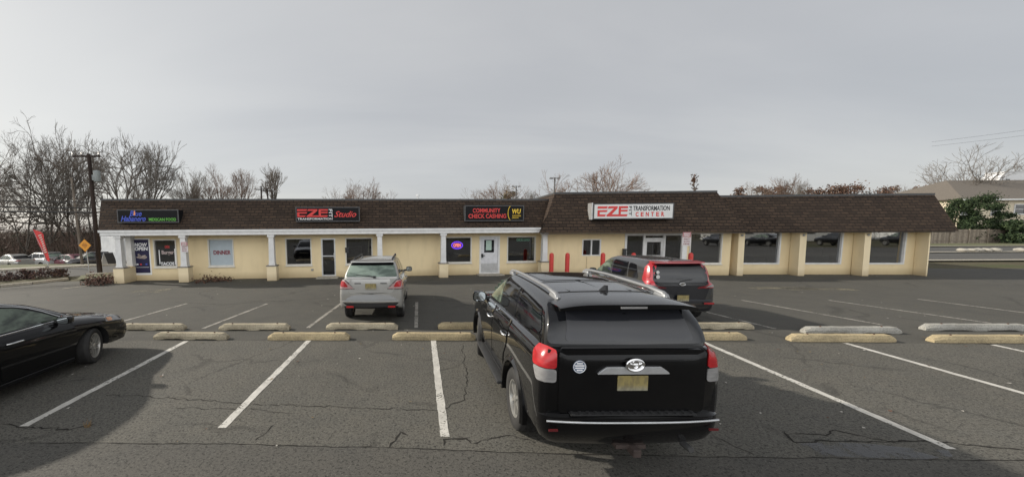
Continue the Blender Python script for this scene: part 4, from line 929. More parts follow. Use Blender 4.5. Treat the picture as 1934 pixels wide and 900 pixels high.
bm = BM(); [box(bm, (-.53, Yr - .028, 1.195 + dz), (w2_, .002, .014)) for dz, w2_ in ((.035, .06), (.012, .095), (-.012, .09), (-.035, .06))]; ell(bm, -.53, 1.195, .06, .06, .004, Yr - .028); obj('sticker_print', bm, M_wht, sticker)
# spoiler, third brake light, antenna, sunroof
bm = BM(); rings = []
for i in range(17):
    x = -.70 + 1.40 * i / 16; e_ = 1 - (abs(x) / .70)**4; dy = .07 * (abs(x) / .70)**2.5
    rings.append([Vector((x, -1.95, 1.85 - .08 * (1 - e_))), Vector((x, -2.28 + dy, 1.833 - .06 * (1 - e_))), Vector((x, -2.35 + dy, 1.812 - .05 * (1 - e_))), Vector((x, -2.345 + dy, 1.762 - .03 * (1 - e_))), Vector((x, -2.20, 1.765)), Vector((x, -2.05, 1.76))])
loft_rings(bm, rings); sp_ = obj('spoiler', recalc(bm), P_blk, suv, smooth=40)
bm = BM(); box(bm, (0, -2.362, 1.785), (.26, .01, .018)); obj('brake_light', bm, M_lclr, sp_)
bm = BM(); prism(bm, [(-.10, 0), (.08, 0), (-.055, .085), (-.085, .085)], lambda x, y, d: Vector((-.0 - .014 + d, -1.72 + x, 1.835 + y)), .028); obj('antenna', recalc(bm), P_blk, suv)
seam_panel(sk, [(-.46, -.25), (.46, -.25), (.46, -1.0), (-.46, -1.0)], 'T', M_tint, suv, 'sunroof', off=.006, step=.1, rnd_=.08)
for x in (-.36, .36): bm = BM(); box(bm, (x, -1.35, 1.838), (.012, .62, .006)); obj('roof_rib', bm, P_blk, suv)
for y_ in (-1.72, -1.12): seam_panel(sk, [(-.56, y_), (.56, y_), (.56, y_ + .035), (-.56, y_ + .035)], 'T', M_rub, suv, 'roof_dark_band', off=.004, step=.08, skirt=0)  # black strips stand for panel joints and dark reflections across the roof
# bumper, step pad, chrome strip, hitch and exhaust
bumper(suv, [(.35, .80, -2.34, .30, .2), (.42, .88, -2.41, .40, .22), (.52, .915, -2.45, .40, .22), (.62, .93, -2.47, .45, .22), (.69, .93, -2.465, .45, .22), (.715, .91, -2.44, .45, .22)], P_blk, -1)
bm = BM(); box(bm, (0, -2.40, .722), (1.25, .10, .012)); [box(bm, (-.6 + k * .08, -2.40, .731), (.03, .08, .008)) for k in range(16)]; obj('step_pad', bm, M_rub, suv)
bm = BM(); tube(bm, [(x, -2.475 + .05 * (abs(x) / .88)**3, .655) for x in [-.86 + 1.72 * k / 20 for k in range(21)]], .012, 8); obj('bumper_strip', bm, M_silv, suv, smooth=60)
bm = BM(); box(bm, (0, -2.37, .37), (.30, .1, .04)); box(bm, (.02, -2.44, .35), (.08, .14, .08), 0, None, 1, .01); tube(bm, [(-.5, -2.25, .42), (.5, -2.25, .42)], .035, 8); obj('tow_hitch', bm, plain('rusty steel', (.05, .035, .03), .8, var=.4), suv)
bm = BM(); lathe(bm, [(.028, 0), (.033, .01), (.033, .13), (.02, .14)], 16, Matrix.Translation((.60, -2.44, .345)) @ Matrix.Rotation(-PI / 2, 4, 'X')); obj('exhaust', bm, plain('sooty exhaust', (.12, .12, .12), .4, .6), suv, smooth=50)
bm = BM(); box(bm, (0, -.2, .48), (1.4, 3.4, .16)); box(bm, (0, -1.36, .40), (1.3, .12, .12)); tube(bm, [(.35, -2.0, .38), (.35, -1.5, .38)], .11, 10); obj('underbody', bm, M_well, suv)
for s in (-1, 1):
    bm = BM(); box(bm, (s * .80, -2.452, .57), (.09, .012, .022)); obj('reflector', bm, plain('dull red reflector', (.10, .008, .01), .4), suv)
# ---------------------------------------------------------------- silver SUV by the building
M_pink = lens('pinkish clear lens', (.42, .28, .27))
P_sil = paint('silver car paint', (.36, .355, .335), .5, .38, .12); P_lgr = paint('grey lower cladding', (.15, .153, .147), .3, .45, .15)
rx = thing('parked_suv', 'silver crossover SUV with pale rear glass parked in front of the cream wall', 'suv', (-1.27, 12.1, 0))
body = lower_body([(-2.27, .52, .80, .83, .80, .80, 1.04, .70, 1.20, .0), (-2.22, .46, .86, .885, .82, .845, 1.08, .76, 1.24, .0), (-2.0, .40, .885, .91, .84, .865, 1.08, .80, 1.20, .0), (-1.3, .36, .885, .915, .86, .87, 1.06, .81, 1.12, .0), (.6, .36, .885, .91, .86, .865, 1.03, .81, 1.10, .0),
                   (1.15, .36, .885, .91, .85, .86, 1.0, .78, 1.09, .02), (1.8, .38, .86, .89, .8, .82, .93, .7, 1.0, .03), (2.15, .42, .76, .8, .72, .7, .83, .58, .88, .02), (2.27, .5, .6, .64, .68, .56, .78, .46, .82, .01)])
body = cut_wells(body, [(-1.32, .36), (1.30, .36)], .42, .52, dict(paint=P_sil, well=M_well))
cab_ = cabin([(1.10, 1.25, -2.20, .76, .80, .22, .16), (1.28, .85, -2.16, .74, .775, .2, .15), (1.48, .42, -2.0, .68, .71, .2, .15), (1.60, .18, -1.86, .62, .655, .18, .14), (1.645, .0, -1.75, .57, .60, .18, .14)], .04)
body = joinbm(body, cab_); sk = Skin(body, (.87, -2.24)); obj('body', body, [P_sil, M_well], rx, smooth=38)
for s, vw in ((-1, 'L'), (1, 'R')):
    for poly in ([(1.02, 1.15), (.55, 1.50), (.05, 1.585), (.0, 1.15)], [(-.08, 1.15), (-.04, 1.585), (-.85, 1.58), (-1.0, 1.17)], [(-1.08, 1.18), (-.95, 1.57), (-1.55, 1.52), (-1.85, 1.28)]): seam_panel(sk, poly, vw, M_tint, rx, 'side_window', off=.006, rnd_=.05)
    for poly, hy in (([(1.05, 1.10), (1.05, .5), (0, .45), (-.03, 1.11)], .15), ([(-.06, 1.11), (-.04, .45), (-.8, .45), (-1.0, .85), (-1.05, 1.12)], -.9)):
        d = seam_panel(sk, poly, vw, P_sil, rx, 'door', off=.009, step=.1, rnd_=.05); handle(d, proj_x(sk, hy, .98, s) + s * .008, hy, .98, s, P_sil)
    wheel(rx, s * .775, -1.32, .355, .225, s, .21, 5); wheel(rx, s * .775, 1.30, .355, .225, s, .21, 5)
    mirror(rx, s * .86, .78, 1.15, s, M_rub, (.22, .13, .17))
    bm = BM(); xr = s * .56; tube(bm, [(xr, -1.7, 1.655), (xr, -1.6, 1.71), (xr, -.2, 1.735), (xr, -.05, 1.67)], [.02, .022, .022, .02], 8); obj('roof_rail', bm, M_rub, rx, smooth=40)
    tl = seam_panel(sk, [(s * .46, .955), (s * 1.06, .95), (s * 1.08, 1.11), (s * .94, 1.215), (s * .70, 1.20)], 'D', M_rub, rx, 'tail_light', off=.014, step=.05, rnd_=.03, ang=.45 * s, skirt=.03)
    seam_panel(sk, [(s * .50, .97), (s * 1.04, .965), (s * 1.06, 1.105), (s * .93, 1.20), (s * .715, 1.185)], 'D', M_pink, tl, 'clear_lens', off=.019, step=.05, rnd_=.03, ang=.45 * s)
    seam_panel(sk, [(s * .64, 1.02), (s * .83, 1.02), (s * .835, 1.165), (s * .73, 1.165)], 'D', M_lred, tl, 'red_lens', off=.026, step=.05, rnd_=.03, ang=.45 * s); seam_panel(sk, [(s * .87, 1.03), (s * 1.03, 1.03), (s * 1.02, 1.12), (s * .90, 1.17)], 'D', M_lred, tl, 'red_lens', off=.026, step=.05, rnd_=.03, ang=.45 * s)
    bm = BM(); box(bm, (s * .58, -2.335, .50), (.2, .015, .045)); obj('reflector', bm, M_lred, rx)
tg = seam_panel(sk, [(-.60, .84), (.60, .84), (.66, 1.0), (.56, 1.21), (-.56, 1.21), (-.66, 1.0)], 'B', P_sil, rx, 'tailgate', off=.014, step=.09, rnd_=.05, skirt=.03)
rw = seam_panel(sk, [(-.73, 1.265), (.73, 1.265), (.61, 1.60), (-.61, 1.60)], 'B', M_pale2, rx, 'rear_window', off=.012, step=.07, rnd_=.06, skirt=.02)
seam_panel(sk, [(-.62, 1.545), (.62, 1.545), (.60, 1.605), (-.60, 1.605)], 'B', M_tint, rw, 'shade_band', off=.016, step=.07, rnd_=.03)
bm = BM(); tube(bm, [(.10, -2.21, 1.27), (-.05, -2.21, 1.30), (-.42, -2.195, 1.33)], [.014, .012, .008], 6); box(bm, (.1, -2.21, 1.27), (.07, .05, .05)); obj('wiper', bm, M_rub, rw)
bm = BM(); rings = [[Vector((x, -1.62, 1.675)), Vector((x, -1.98 + .07 * (abs(x) / .62)**3, 1.665)), Vector((x, -1.985 + .07 * (abs(x) / .62)**3, 1.635)), Vector((x, -1.7, 1.625))] for x in [-.62 + 1.24 * i / 12 for i in range(13)]]; loft_rings(bm, rings); obj('spoiler', recalc(bm), P_sil, rx, smooth=40)
bm = BM(); box(bm, (0, -2.31, 1.03), (.305, .012, .155), 0, None, 1, .004); obj('license_plate', bm, M_lic, tg)
for s in (-1, 1): bm = BM(); box(bm, (s * .36, -2.30, 1.115), (.18, .01, .022)); obj('lettering', bm, M_rub, tg)
bumper(rx, [(.42, .78, -2.22, .3, .2), (.48, .86, -2.30, .4, .22), (.60, .905, -2.325, .5, .22)], M_rub, -1)
bumper(rx, [(.60, .91, -2.33, .6, .22), (.635, .912, -2.34, .6, .22), (.65, .908, -2.33, .6, .22)], P_sil, -1, 'bumper_strip')
bumper(rx, [(.652, .905, -2.315, .6, .22), (.78, .90, -2.30, .6, .22), (.835, .885, -2.27, .6, .22)], P_lgr, -1)
bumper(rx, [(.836, .68, -2.30, .2, .1), (.86, .66, -2.32, .2, .1), (.875, .66, -2.30, .2, .1)], P_sil, -1, 'bumper_step')
bm = BM(); box(bm, (0, -.2, .42), (1.35, 3.2, .14)); obj('underbody', bm, M_well, rx)
rx.scale = (.945, 1, 1)
# ---------------------------------------------------------------- boxy hatchback with red hoop
P_gry = paint('dark grey car paint', (.030, .032, .035), .3, .35, .04); P_red = paint('red car paint', (.36, .012, .022), .1, .3, .05); P_bl2 = paint('blue-black car paint', (.008, .009, .013), .1, .35, .02, .3)
ki = thing('parked_hatchback', 'dark boxy hatchback with a red hoop around its rear window', 'hatchback', (6.86, 11.72, 0))
body = lower_body([(-2.0, .42, .80, .83, .72, .80, .96, .72, 1.08, .0), (-1.95, .36, .86, .885, .75, .86, 1.0, .78, 1.10, .0), (-1.75, .32, .885, .91, .8, .88, 1.03, .81, 1.12, .0), (-1.0, .30, .885, .915, .82, .88, 1.04, .81, 1.12, .0), (.7, .30, .885, .91, .8, .875, 1.0, .8, 1.06, .0),
                   (1.15, .31, .885, .905, .78, .86, .99, .78, 1.06, .02), (1.75, .34, .86, .88, .74, .83, .94, .72, 1.0, .03), (2.02, .40, .76, .8, .7, .72, .85, .6, .92, .02), (2.12, .46, .62, .66, .65, .58, .78, .48, .84, .01)])
body = cut_wells(body, [(-1.28, .34), (1.28, .34)], .40, .52, dict(paint=P_bl2, well=M_well))
cab_ = cabin([(1.06, 1.30, -1.97, .78, .84, .2, .18), (1.30, .92, -1.94, .75, .81, .2, .2), (1.50, .62, -1.87, .70, .76, .2, .2), (1.585, .44, -1.78, .66, .71, .18, .2), (1.62, .30, -1.70, .62, .66, .18, .18)], .035)
body = joinbm(body, cab_); sk = Skin(body, (.86, -1.96)); obj('body', body, [P_gry, M_well], ki, smooth=38)
for s, vw in ((-1, 'L'), (1, 'R')):
    for poly, mt in (([(1.08, 1.10), (.70, 1.46), (.12, 1.545), (.10, 1.11)], M_pale), ([(.02, 1.11), (.04, 1.545), (-.78, 1.54), (-.84, 1.12)], M_tint), ([(-.92, 1.13), (-.86, 1.53), (-1.22, 1.50), (-1.42, 1.20), (-1.40, 1.13)], M_tint)): seam_panel(sk, poly, vw, mt, ki, 'side_window', off=.006, rnd_=.05)
    for poly, hy in (([(1.10, 1.06), (1.10, .45), (.08, .40), (.05, 1.07)], .22), ([(.02, 1.07), (.04, .40), (-.75, .40), (-.92, .80), (-.95, 1.08)], -.72)):
        d = seam_panel(sk, poly, vw, P_gry, ki, 'door', off=.009, step=.1, rnd_=.05); handle(d, proj_x(sk, hy, .96, s) + s * .008, hy, .96, s, P_gry)
    wheel(ki, s * .79, -1.28, .335, .22, s, .22, 5); wheel(ki, s * .79, 1.28, .335, .22, s, .22, 5)
    mirror(ki, s * .86, .92, 1.10, s, P_bl2, (.22, .14, .17))
    hp = seam_panel(sk, [(s * .78, 1.60), (s * .62, 1.60), (s * .735, 1.20), (s * .69, 1.03), (s * .42, .97), (s * .42, .94), (s * .86, .96), (s * .94, 1.14), (s * .88, 1.48)], 'D', P_red, ki, 'red_hoop', off=.012, step=.05, rnd_=.06, ang=.35 * s, skirt=.03)
    seam_panel(sk, [(s * .80, 1.22), (s * .90, 1.20), (s * .855, 1.50), (s * .79, 1.52)], 'D', M_lred, hp, 'tail_light', off=.02, step=.05, rnd_=.03, ang=.35 * s); seam_panel(sk, [(s * .60, .97), (s * .83, .98), (s * .88, 1.05), (s * .70, 1.02)], 'D', M_lclr, hp, 'lower_lens', off=.02, step=.05, rnd_=.03, ang=.35 * s)
    bm = BM(); box(bm, (s * .68, -2.085, .56), (.26, .014, .05), 0, None, 1, .004); obj('reflector', bm, M_dred, ki)
seam_panel(sk, [(-.66, 1.555), (.66, 1.555), (.65, 1.60), (-.65, 1.60)], 'B', P_red, ki, 'red_hoop', off=.014, step=.06, rnd_=.03, skirt=.03)
tg = seam_panel(sk, [(-.62, .62), (.62, .62), (.72, .96), (.66, 1.02), (-.66, 1.02), (-.72, .96)], 'B', P_bl2, ki, 'tailgate', off=.012, step=.09, rnd_=.05, skirt=.03)
rw = seam_panel(sk, [(-.62, 1.03), (.62, 1.03), (.72, 1.14), (.68, 1.50), (.60, 1.55), (-.60, 1.55), (-.68, 1.50), (-.72, 1.14)], 'B', M_tint, ki, 'rear_window', off=.014, step=.07, rnd_=.08, skirt=.02)
bm = BM(); ell(bm, 0, 1.06, .075, .034, .007, -2.03); box(bm, (0, -2.028, 1.06), (.09, .006, .026)); obj('emblem', bm, M_chrome, rw)
bm = BM(); [lathe(bm, [(r_, 0), (r_ * .9, .003)], 16, Matrix.Translation((-.63, y_, z_)) @ Matrix.Rotation(PI / 2, 4, 'X')) for z_, r_, y_ in ((1.37, .042, -1.985), (1.25, .05, -2.0))]; obj('round_sticker', bm, plain('white sticker', (.6, .6, .58), .5, var=.3, scale=30), rw)
bm = BM(); tube(bm, [(-.02, -2.01, 1.13), (.12, -2.01, 1.16), (.25, -2.0, 1.17)], .01, 6); obj('wiper', bm, M_rub, rw)
bm = BM(); rings = [[Vector((x, -1.6, 1.64)), Vector((x, -1.93 + .06 * (abs(x) / .66)**3, 1.62)), Vector((x, -1.935 + .06 * (abs(x) / .66)**3, 1.595)), Vector((x, -1.7, 1.59))] for x in [-.66 + 1.32 * i / 12 for i in range(13)]]; loft_rings(bm, rings); obj('spoiler', recalc(bm), P_red, ki, smooth=40)
bm = BM(); prism(bm, [(-.07, 0), (.06, 0), (-.04, .07), (-.06, .07)], lambda x, y, d: Vector((-.012 + d, -1.5 + x, 1.65 + y)), .024); obj('antenna', recalc(bm), M_rub, ki)
bm = BM(); box(bm, (0, -2.075, .70), (.305, .012, .155), 0, None, 1, .004); obj('license_plate', bm, M_lic, tg)
bumper(ki, [(.30, .78, -1.95, .3, .2), (.36, .86, -2.05, .4, .22), (.50, .905, -2.085, .5, .22), (.62, .90, -2.075, .5, .22), (.66, .88, -2.03, .5, .22)], P_bl2, -1)
for s in (-1, 1): flare(ki, -1.28, .335, .90, s, .40, .05); flare(ki, 1.28, .335, .895, s, .40, .05)
bm = BM(); box(bm, (0, -.1, .38), (1.35, 3.0, .14)); obj('underbody', bm, M_well, ki)
# ---------------------------------------------------------------- black sedan at the left edge
sd = thing('parked_sedan', 'black sedan with chrome window trim entering the frame at the left edge', 'sedan', (-7.20, 5.70, 0))
body = lower_body([(-2.42, .45, .66, .7, .7, .66, .88, .54, 1.0, .0), (-2.3, .36, .80, .84, .7, .80, .92, .68, 1.04, .0), (-1.9, .28, .86, .90, .7, .88, .95, .76, 1.06, .01), (-1.3, .24, .875, .915, .7, .90, .93, .80, 1.02, .01), (.4, .22, .875, .915, .68, .895, .90, .80, .98, .01), (.95, .22, .875, .915, .68, .89, .885, .78, .97, .02),
                   (1.5, .24, .875, .91, .68, .875, .85, .70, .92, .04), (1.95, .27, .85, .885, .66, .83, .78, .60, .835, .045), (2.22, .28, .81, .855, .60, .79, .73, .58, .785, .03), (2.37, .30, .72, .775, .56, .70, .67, .52, .715, .02), (2.44, .34, .60, .65, .54, .58, .63, .44, .655, .01)])
body = cut_wells(body, [(-1.35, .33), (1.42, .33)], .385, .53, dict(paint=P_blk, well=M_well))
cab_ = cabin([(.94, 1.36, -1.98, .78, .77, .2, .25), (1.12, 1.02, -1.62, .735, .72, .2, .25), (1.33, .56, -1.22, .67, .665, .2, .25), (1.43, .22, -.95, .61, .60, .2, .22), (1.465, .0, -.8, .56, .55, .2, .2)], .03)
body = joinbm(body, cab_); sk = Skin(body); obj('body', body, [P_blk, M_well], sd, smooth=38)
for s, vw in ((-1, 'L'), (1, 'R')):
    polys = [[(.92, 1.0), (.62, 1.17), (.26, 1.325), (-.18, 1.40), (-.20, .995)], [(-.28, .995), (-.26, 1.405), (-.75, 1.38), (-1.02, 1.27), (-1.12, 1.0)]]
    for poly in polys: seam_panel(sk, poly, vw, M_pale, sd, 'side_window', off=.008, rnd_=.04)
    out = [(1.0, .985), (.84, 1.075), (.66, 1.185), (.46, 1.285), (.26, 1.35), (.02, 1.40), (-.2, 1.42), (-.5, 1.415), (-.76, 1.39), (-.92, 1.33), (-1.06, 1.25), (-1.2, 1.12), (-1.28, .99)]
    bm = BM(); pts = [Vector((proj_x(sk, y, z, s) + s * .006, y, z)) for y, z in out]; tube(bm, pts, .011, 6); pts = [Vector((proj_x(sk, y, z, s) + s * .008, y, z)) for y, z in [(1.0 - .2 * k, .975) for k in range(12)]]; tube(bm, pts, .013, 6); obj('window_trim', bm, M_chrome, sd, smooth=60)
    for poly, hy in (([(1.02, .94), (1.08, .70), (1.0, .30), (-.2, .28), (-.24, .955)], .02), ([(-.27, .955), (-.23, .28), (-.85, .28), (-1.0, .60), (-1.2, .80), (-1.22, .955)], -1.05)):
        d = seam_panel(sk, poly, vw, P_blk, sd, 'door', off=.009, step=.1, rnd_=.05); handle(d, proj_x(sk, hy, .84, s) + s * .008, hy, .84, s, M_chrome, .24)
    wheel(sd, s * .79, -1.35, .335, .225, s, .235, 5, 0, M_rim, 1); wheel(sd, s * .79, 1.42, .335, .225, s, .235, 5, .36, M_rim, 1)
    mirror(sd, s * .87, .80, 1.01, s, P_blk, (.22, .15, .14))
    seam_panel(sk, [(1.74, .73), (2.20, .67), (2.32, .71), (2.12, .785), (1.80, .82)], vw, M_lclr, sd, 'headlight', off=.008, step=.05, rnd_=.03); seam_panel(sk, [(1.80, .735), (1.92, .715), (1.94, .775), (1.82, .795)], vw, M_amb, sd, 'side_marker', off=.012, step=.05, rnd_=.02)
    bm = BM(); box(bm, (s * .90, .03, .23), (.04, 1.9, .07), 0, None, 1, .01); obj('side_skirt', bm, P_blk, sd)
    seam_panel(sk, [(s * .45, .90), (s * .78, .86), (s * .80, .98), (s * .5, 1.0)], 'B', M_dred, sd, 'tail_light', off=.01, step=.05, rnd_=.03)
seam_panel(sk, [(-.66, .99), (.66, .99), (.54, 1.34), (-.54, 1.34)], 'F', M_tint, sd, 'windshield', off=.008, step=.08, rnd_=.06)
seam_panel(sk, [(-.62, 1.06), (.62, 1.06), (.52, 1.34), (-.52, 1.34)], 'B', M_tint, sd, 'rear_window', off=.008, step=.08, rnd_=.06)
bumper(sd, [(.20, .70, 2.34, .3, .25), (.26, .82, 2.43, .5, .3), (.42, .87, 2.47, .55, .3), (.56, .86, 2.45, .5, .3), (.63, .82, 2.40, .5, .3)], P_blk, 1)
bm = BM(); box(bm, (0, 2.455, .54), (.9, .03, .05), 0, None, 1, .01); obj('grille', bm, M_chrome, sd)
bm = BM(); box(bm, (0, 0, .32), (1.35, 3.4, .14)); obj('underbody', bm, M_well, sd)
# ---------------------------------------------------------------- cars across the street
def recolour(root, old, new):
    for o in root.children:
        for i, sl in enumerate(o.material_slots):
            if sl.material == old: sl.link = 'OBJECT'; sl.material = new
        recolour(o, old, new)
far = [(sd, P_blk, 'silver', (.22, .23, .24), -41.0, 38, 1.2, 'silver sedan parked across the street, far left'), (rx, P_sil, 'white', (.40, .40, .39), -38.9, 38.6, 1.35, 'white crossover across the street behind the red flag'),
       (sd, P_blk, 'offwhite', (.36, .35, .33), -37.2, 39.2, 1.25, 'off-white sedan across the street right of the red flag'), (sd, P_blk, 'maroon', (.16, .03, .05), -35.6, 38.4, 1.3, 'maroon sedan across the street left of the orange sign'), (ki, P_gry, 'black', (.012, .012, .016), -32.6, 37.6, 2.5, 'dark hatchback across the street in front of the white truck'), ]
for src, old, nm, col, x, y, a, lab in far:
    c = copy_tree(src); c.location = (x, y, gz(x, y)); c.rotation_euler = (0, 0, a); c['label'] = lab; c['category'] = src['category']; c['group'] = 'cars parked across the street'
    recolour(c, old, paint(nm + ' car paint', col, .1, .4, .2))
    if src is rx: recolour(c, P_lgr, paint('white car paint', col, .1, .4, .2))
# cars on the far side of the car park, mirrored in the shop windows
for src, old, x, y, a, lab in ((rx, P_sil, 33, -9, PI, 'dark crossover across the car park, left of the mirrored ones'), (sd, P_blk, 38.5, -9.3, 3.0, 'black sedan across the car park, mirrored in the right windows'), (rx, P_sil, 46, -9, PI, 'dark crossover across the car park, third of the mirrored ones'), (ki, P_gry, 53, -9, PI, 'dark hatchback across the car park, right of the mirrored ones')):
    c = copy_tree(src); c.location = (x, y, 0); c.rotation_euler = (0, 0, a); c['label'] = lab; c['group'] = 'cars across the car park'; recolour(c, old, P_blk)
# box truck
bt = thing('box_truck', 'white box truck parked beyond the utility pole at the far left', 'truck', (-31.6, 39.5, gz(-31.6, 39.5)), 1.05)
M_tw = plain('white truck body', (.62, .63, .63), .5, var=.12, scale=2)
bm = BM(); box(bm, (0, -1.6, 2.15), (2.3, 4.6, 2.4), 0, None, 1, .04); obj('cargo_box', bm, M_tw, bt)
bm = BM(); rings = []
for y, w_, z0, z1 in ((.75, 1.0, .6, 2.1), (1.5, 1.0, .6, 2.1), (1.9, .98, .6, 1.5), (2.1, .96, .6, 1.35), (2.75, .9, .6, 1.25), (2.9, .8, .65, 1.05)):
    h = fillet([(0, z0), (w_, z0), (w_ * (.82 if z1 > 1.6 else .95), z1), (0, z1 + .03)], [.1, .15], 3); rings.append([Vector((p[0], y, p[1])) for p in h] + [Vector((-p[0], y, p[1])) for p in h[-2:0:-1]])
loft_rings(bm, rings); recalc(bm); skb = Skin(bm); obj('cab', bm, M_tw, bt, smooth=40)
for s, vw in ((-1, 'L'), (1, 'R')):
    seam_panel(skb, [(1.5, 1.4), (1.35, 1.95), (.85, 1.95), (.85, 1.4)], vw, M_tint, bt, 'side_window', off=.008, rnd_=.05)
    for y in (-2.6, 2.15): wheel(bt, s * .92, y, .40, .26, s, .22, 5)
seam_panel(skb, [(-.7, 1.5), (.7, 1.5), (.62, 2.0), (-.62, 2.0)], 'F', M_tint, bt, 'windshield', off=.01, rnd_=.06)
bm = BM(); box(bm, (0, 2.95, .62), (1.8, .12, .22)); box(bm, (0, -1.2, .72), (.9, 5.2, .2)); obj('chassis', bm, M_rub, bt)
# ================================================================ trees and plants
def bark(name, col):
    t = NT(name); v = t.coord(scale=(1, 1, .25)); t.base(t.ramp(t.noise(v, 5, 6, .65), [(.3, tuple(x * .55 for x in col)), (.7, tuple(x * 1.4 for x in col))])); t.set(**{R_: .95, SP: .15}); return t.m
M_bark = bark('grey brown bark', (.105, .092, .078)); M_twig = bark('bare twigs', (.17, .145, .122)); M_twigr = bark('reddish twigs', (.19, .135, .105)); M_twigd = bark('dark twigs', (.15, .134, .118))
def bare_tree(seed, H, style='oak'):
    """returns (trunk bmesh, crown bmesh): limbs that fork again and again down to fine twigs; height H"""
    r = random.Random(seed); tr, cr = BM(), BM()
    trunk, L0, fall, ang, up, levels, wob = dict(oak=(.16, .22, .80, .62, .02, 9, .13), tall=(.40, .20, .80, .44, .05, 8, .10), fan=(.14, .24, .80, .50, .03, 8, .07), slim=(.45, .19, .76, .40, .06, 8, .09), vase=(.22, .20, .80, .33, .06, 8, .06), gnarl=(.12, .26, .80, .72, -.005, 9, .19))[style]
    def limb(p, d, L, rad, rad2, k, w_, lev):
        pts, rr = [p], [rad]
        for i in range(k):
            d = (d + Vector((r.gauss(0, w_), r.gauss(0, w_), r.gauss(0, w_) + up * .6))).normalized(); p = p + d * (L / k); pts.append(p); rr.append(rad + (rad2 - rad) * (i + 1) / k)
        tube(tr if lev <= 3 else cr, pts, rr, (9, 8, 6, 5, 4, 3, 3, 3, 3, 3, 3)[lev], 0, False); return pts, d
    def turn(d, a):
        ax = d.orthogonal().normalized(); ax = Matrix.Rotation(r.uniform(0, 2 * PI), 3, d) @ ax; return (Matrix.Rotation(a, 3, ax) @ d).normalized()
    def grow(p, d, L, rad, lev):
        pts, d2 = limb(p, d, L, rad, max(.006, rad * .8), (6, 4, 4, 3, 3, 3, 2, 2, 2, 2)[lev], wob * (.3 if lev == 0 else .62 + .05 * lev), lev)
        if lev >= levels: return
        n = 3 if (lev <= 1 or r.random() < .24) else 2
        if style == 'fan' and lev == 0: n = 5
        for i in range(n):
            a = ang * (r.uniform(.2, .5) if i == 0 and style != 'fan' else r.uniform(.65, 1.25)); nd = turn(d2, a); nd.z += up * (2 if lev < 3 else 1); 
            if nd.z < -.15: nd.z *= .3
            grow(pts[-1], nd.normalized(), (H * L0 if lev == 0 else L * fall) * r.uniform(.78, 1.15), max(.007, rad * (.80 if i == 0 else .66)), lev + 1)
        if lev >= 2:
            for k in range(1 if r.random() < .42 else 0):                     # side shoots along the limb
                q = pts[r.randrange(1, len(pts))]; grow(q, turn(d2, r.uniform(.6, 1.1)), L * r.uniform(.35, .6), max(.007, rad * .4), min(levels, max(lev + 3, 7)))
    grow(Vector((0, 0, -.1)), Vector((r.gauss(0, .05), r.gauss(0, .05), 1)).normalized(), H * trunk, H * (.017 if style in ('oak', 'fan') else .0125), 0)
    top = max(v.co.z for v in cr.verts)
    for b in (tr, cr): bmesh.ops.scale(b, vec=(H / top,) * 3, verts=b.verts)
    return tr, cr
PROTO = {}
def tree_thing(key, label, loc, rz=0.0, sc=1.0, twig=None, group='bare trees around the car park'):
    st_, seed, H = key
    if key not in PROTO:
        t = thing('bare_tree', label, 'tree', loc, rz, group); a, b = bare_tree(seed, H, st_); obj('trunk', a, M_bark, t, smooth=60); obj('crown', b, M_twig, t, smooth=60); PROTO[key] = t
    else: t = copy_tree(PROTO[key]); t.location = loc; t.rotation_euler = (0, 0, rz)
    t['label'] = label; t['group'] = group; t.scale = (sc,) * 3
    for ch in t.children:
        if ch.name.startswith('crown') and twig: ch.material_slots[0].link = 'OBJECT'; ch.material_slots[0].material = twig
    return t
def tree_px(x, ytop, Y, key, label, rz=0.0, twig=None):
    p = at(x, ytop, Y); g = gz(p.x, Y) - .1; t = tree_thing(key, label, (p.x, Y, g), rz, (p.z - g) / key[2], twig)
    if x < 230: t.scale.x *= .68; t.scale.y *= .68
    return t
OK1, OK2, TA1, TA2, FN1, FN2, GN1, VA1, SL1 = ('gnarl', 17, 12.0), ('vase', 41, 12.0), ('oak', 3, 14.0), ('oak', 11, 14.0), ('tall', 5, 18.0), ('tall', 8, 18.0), ('fan', 21, 12.0), ('fan', 27, 12.0), ('slim', 31, 18.0)
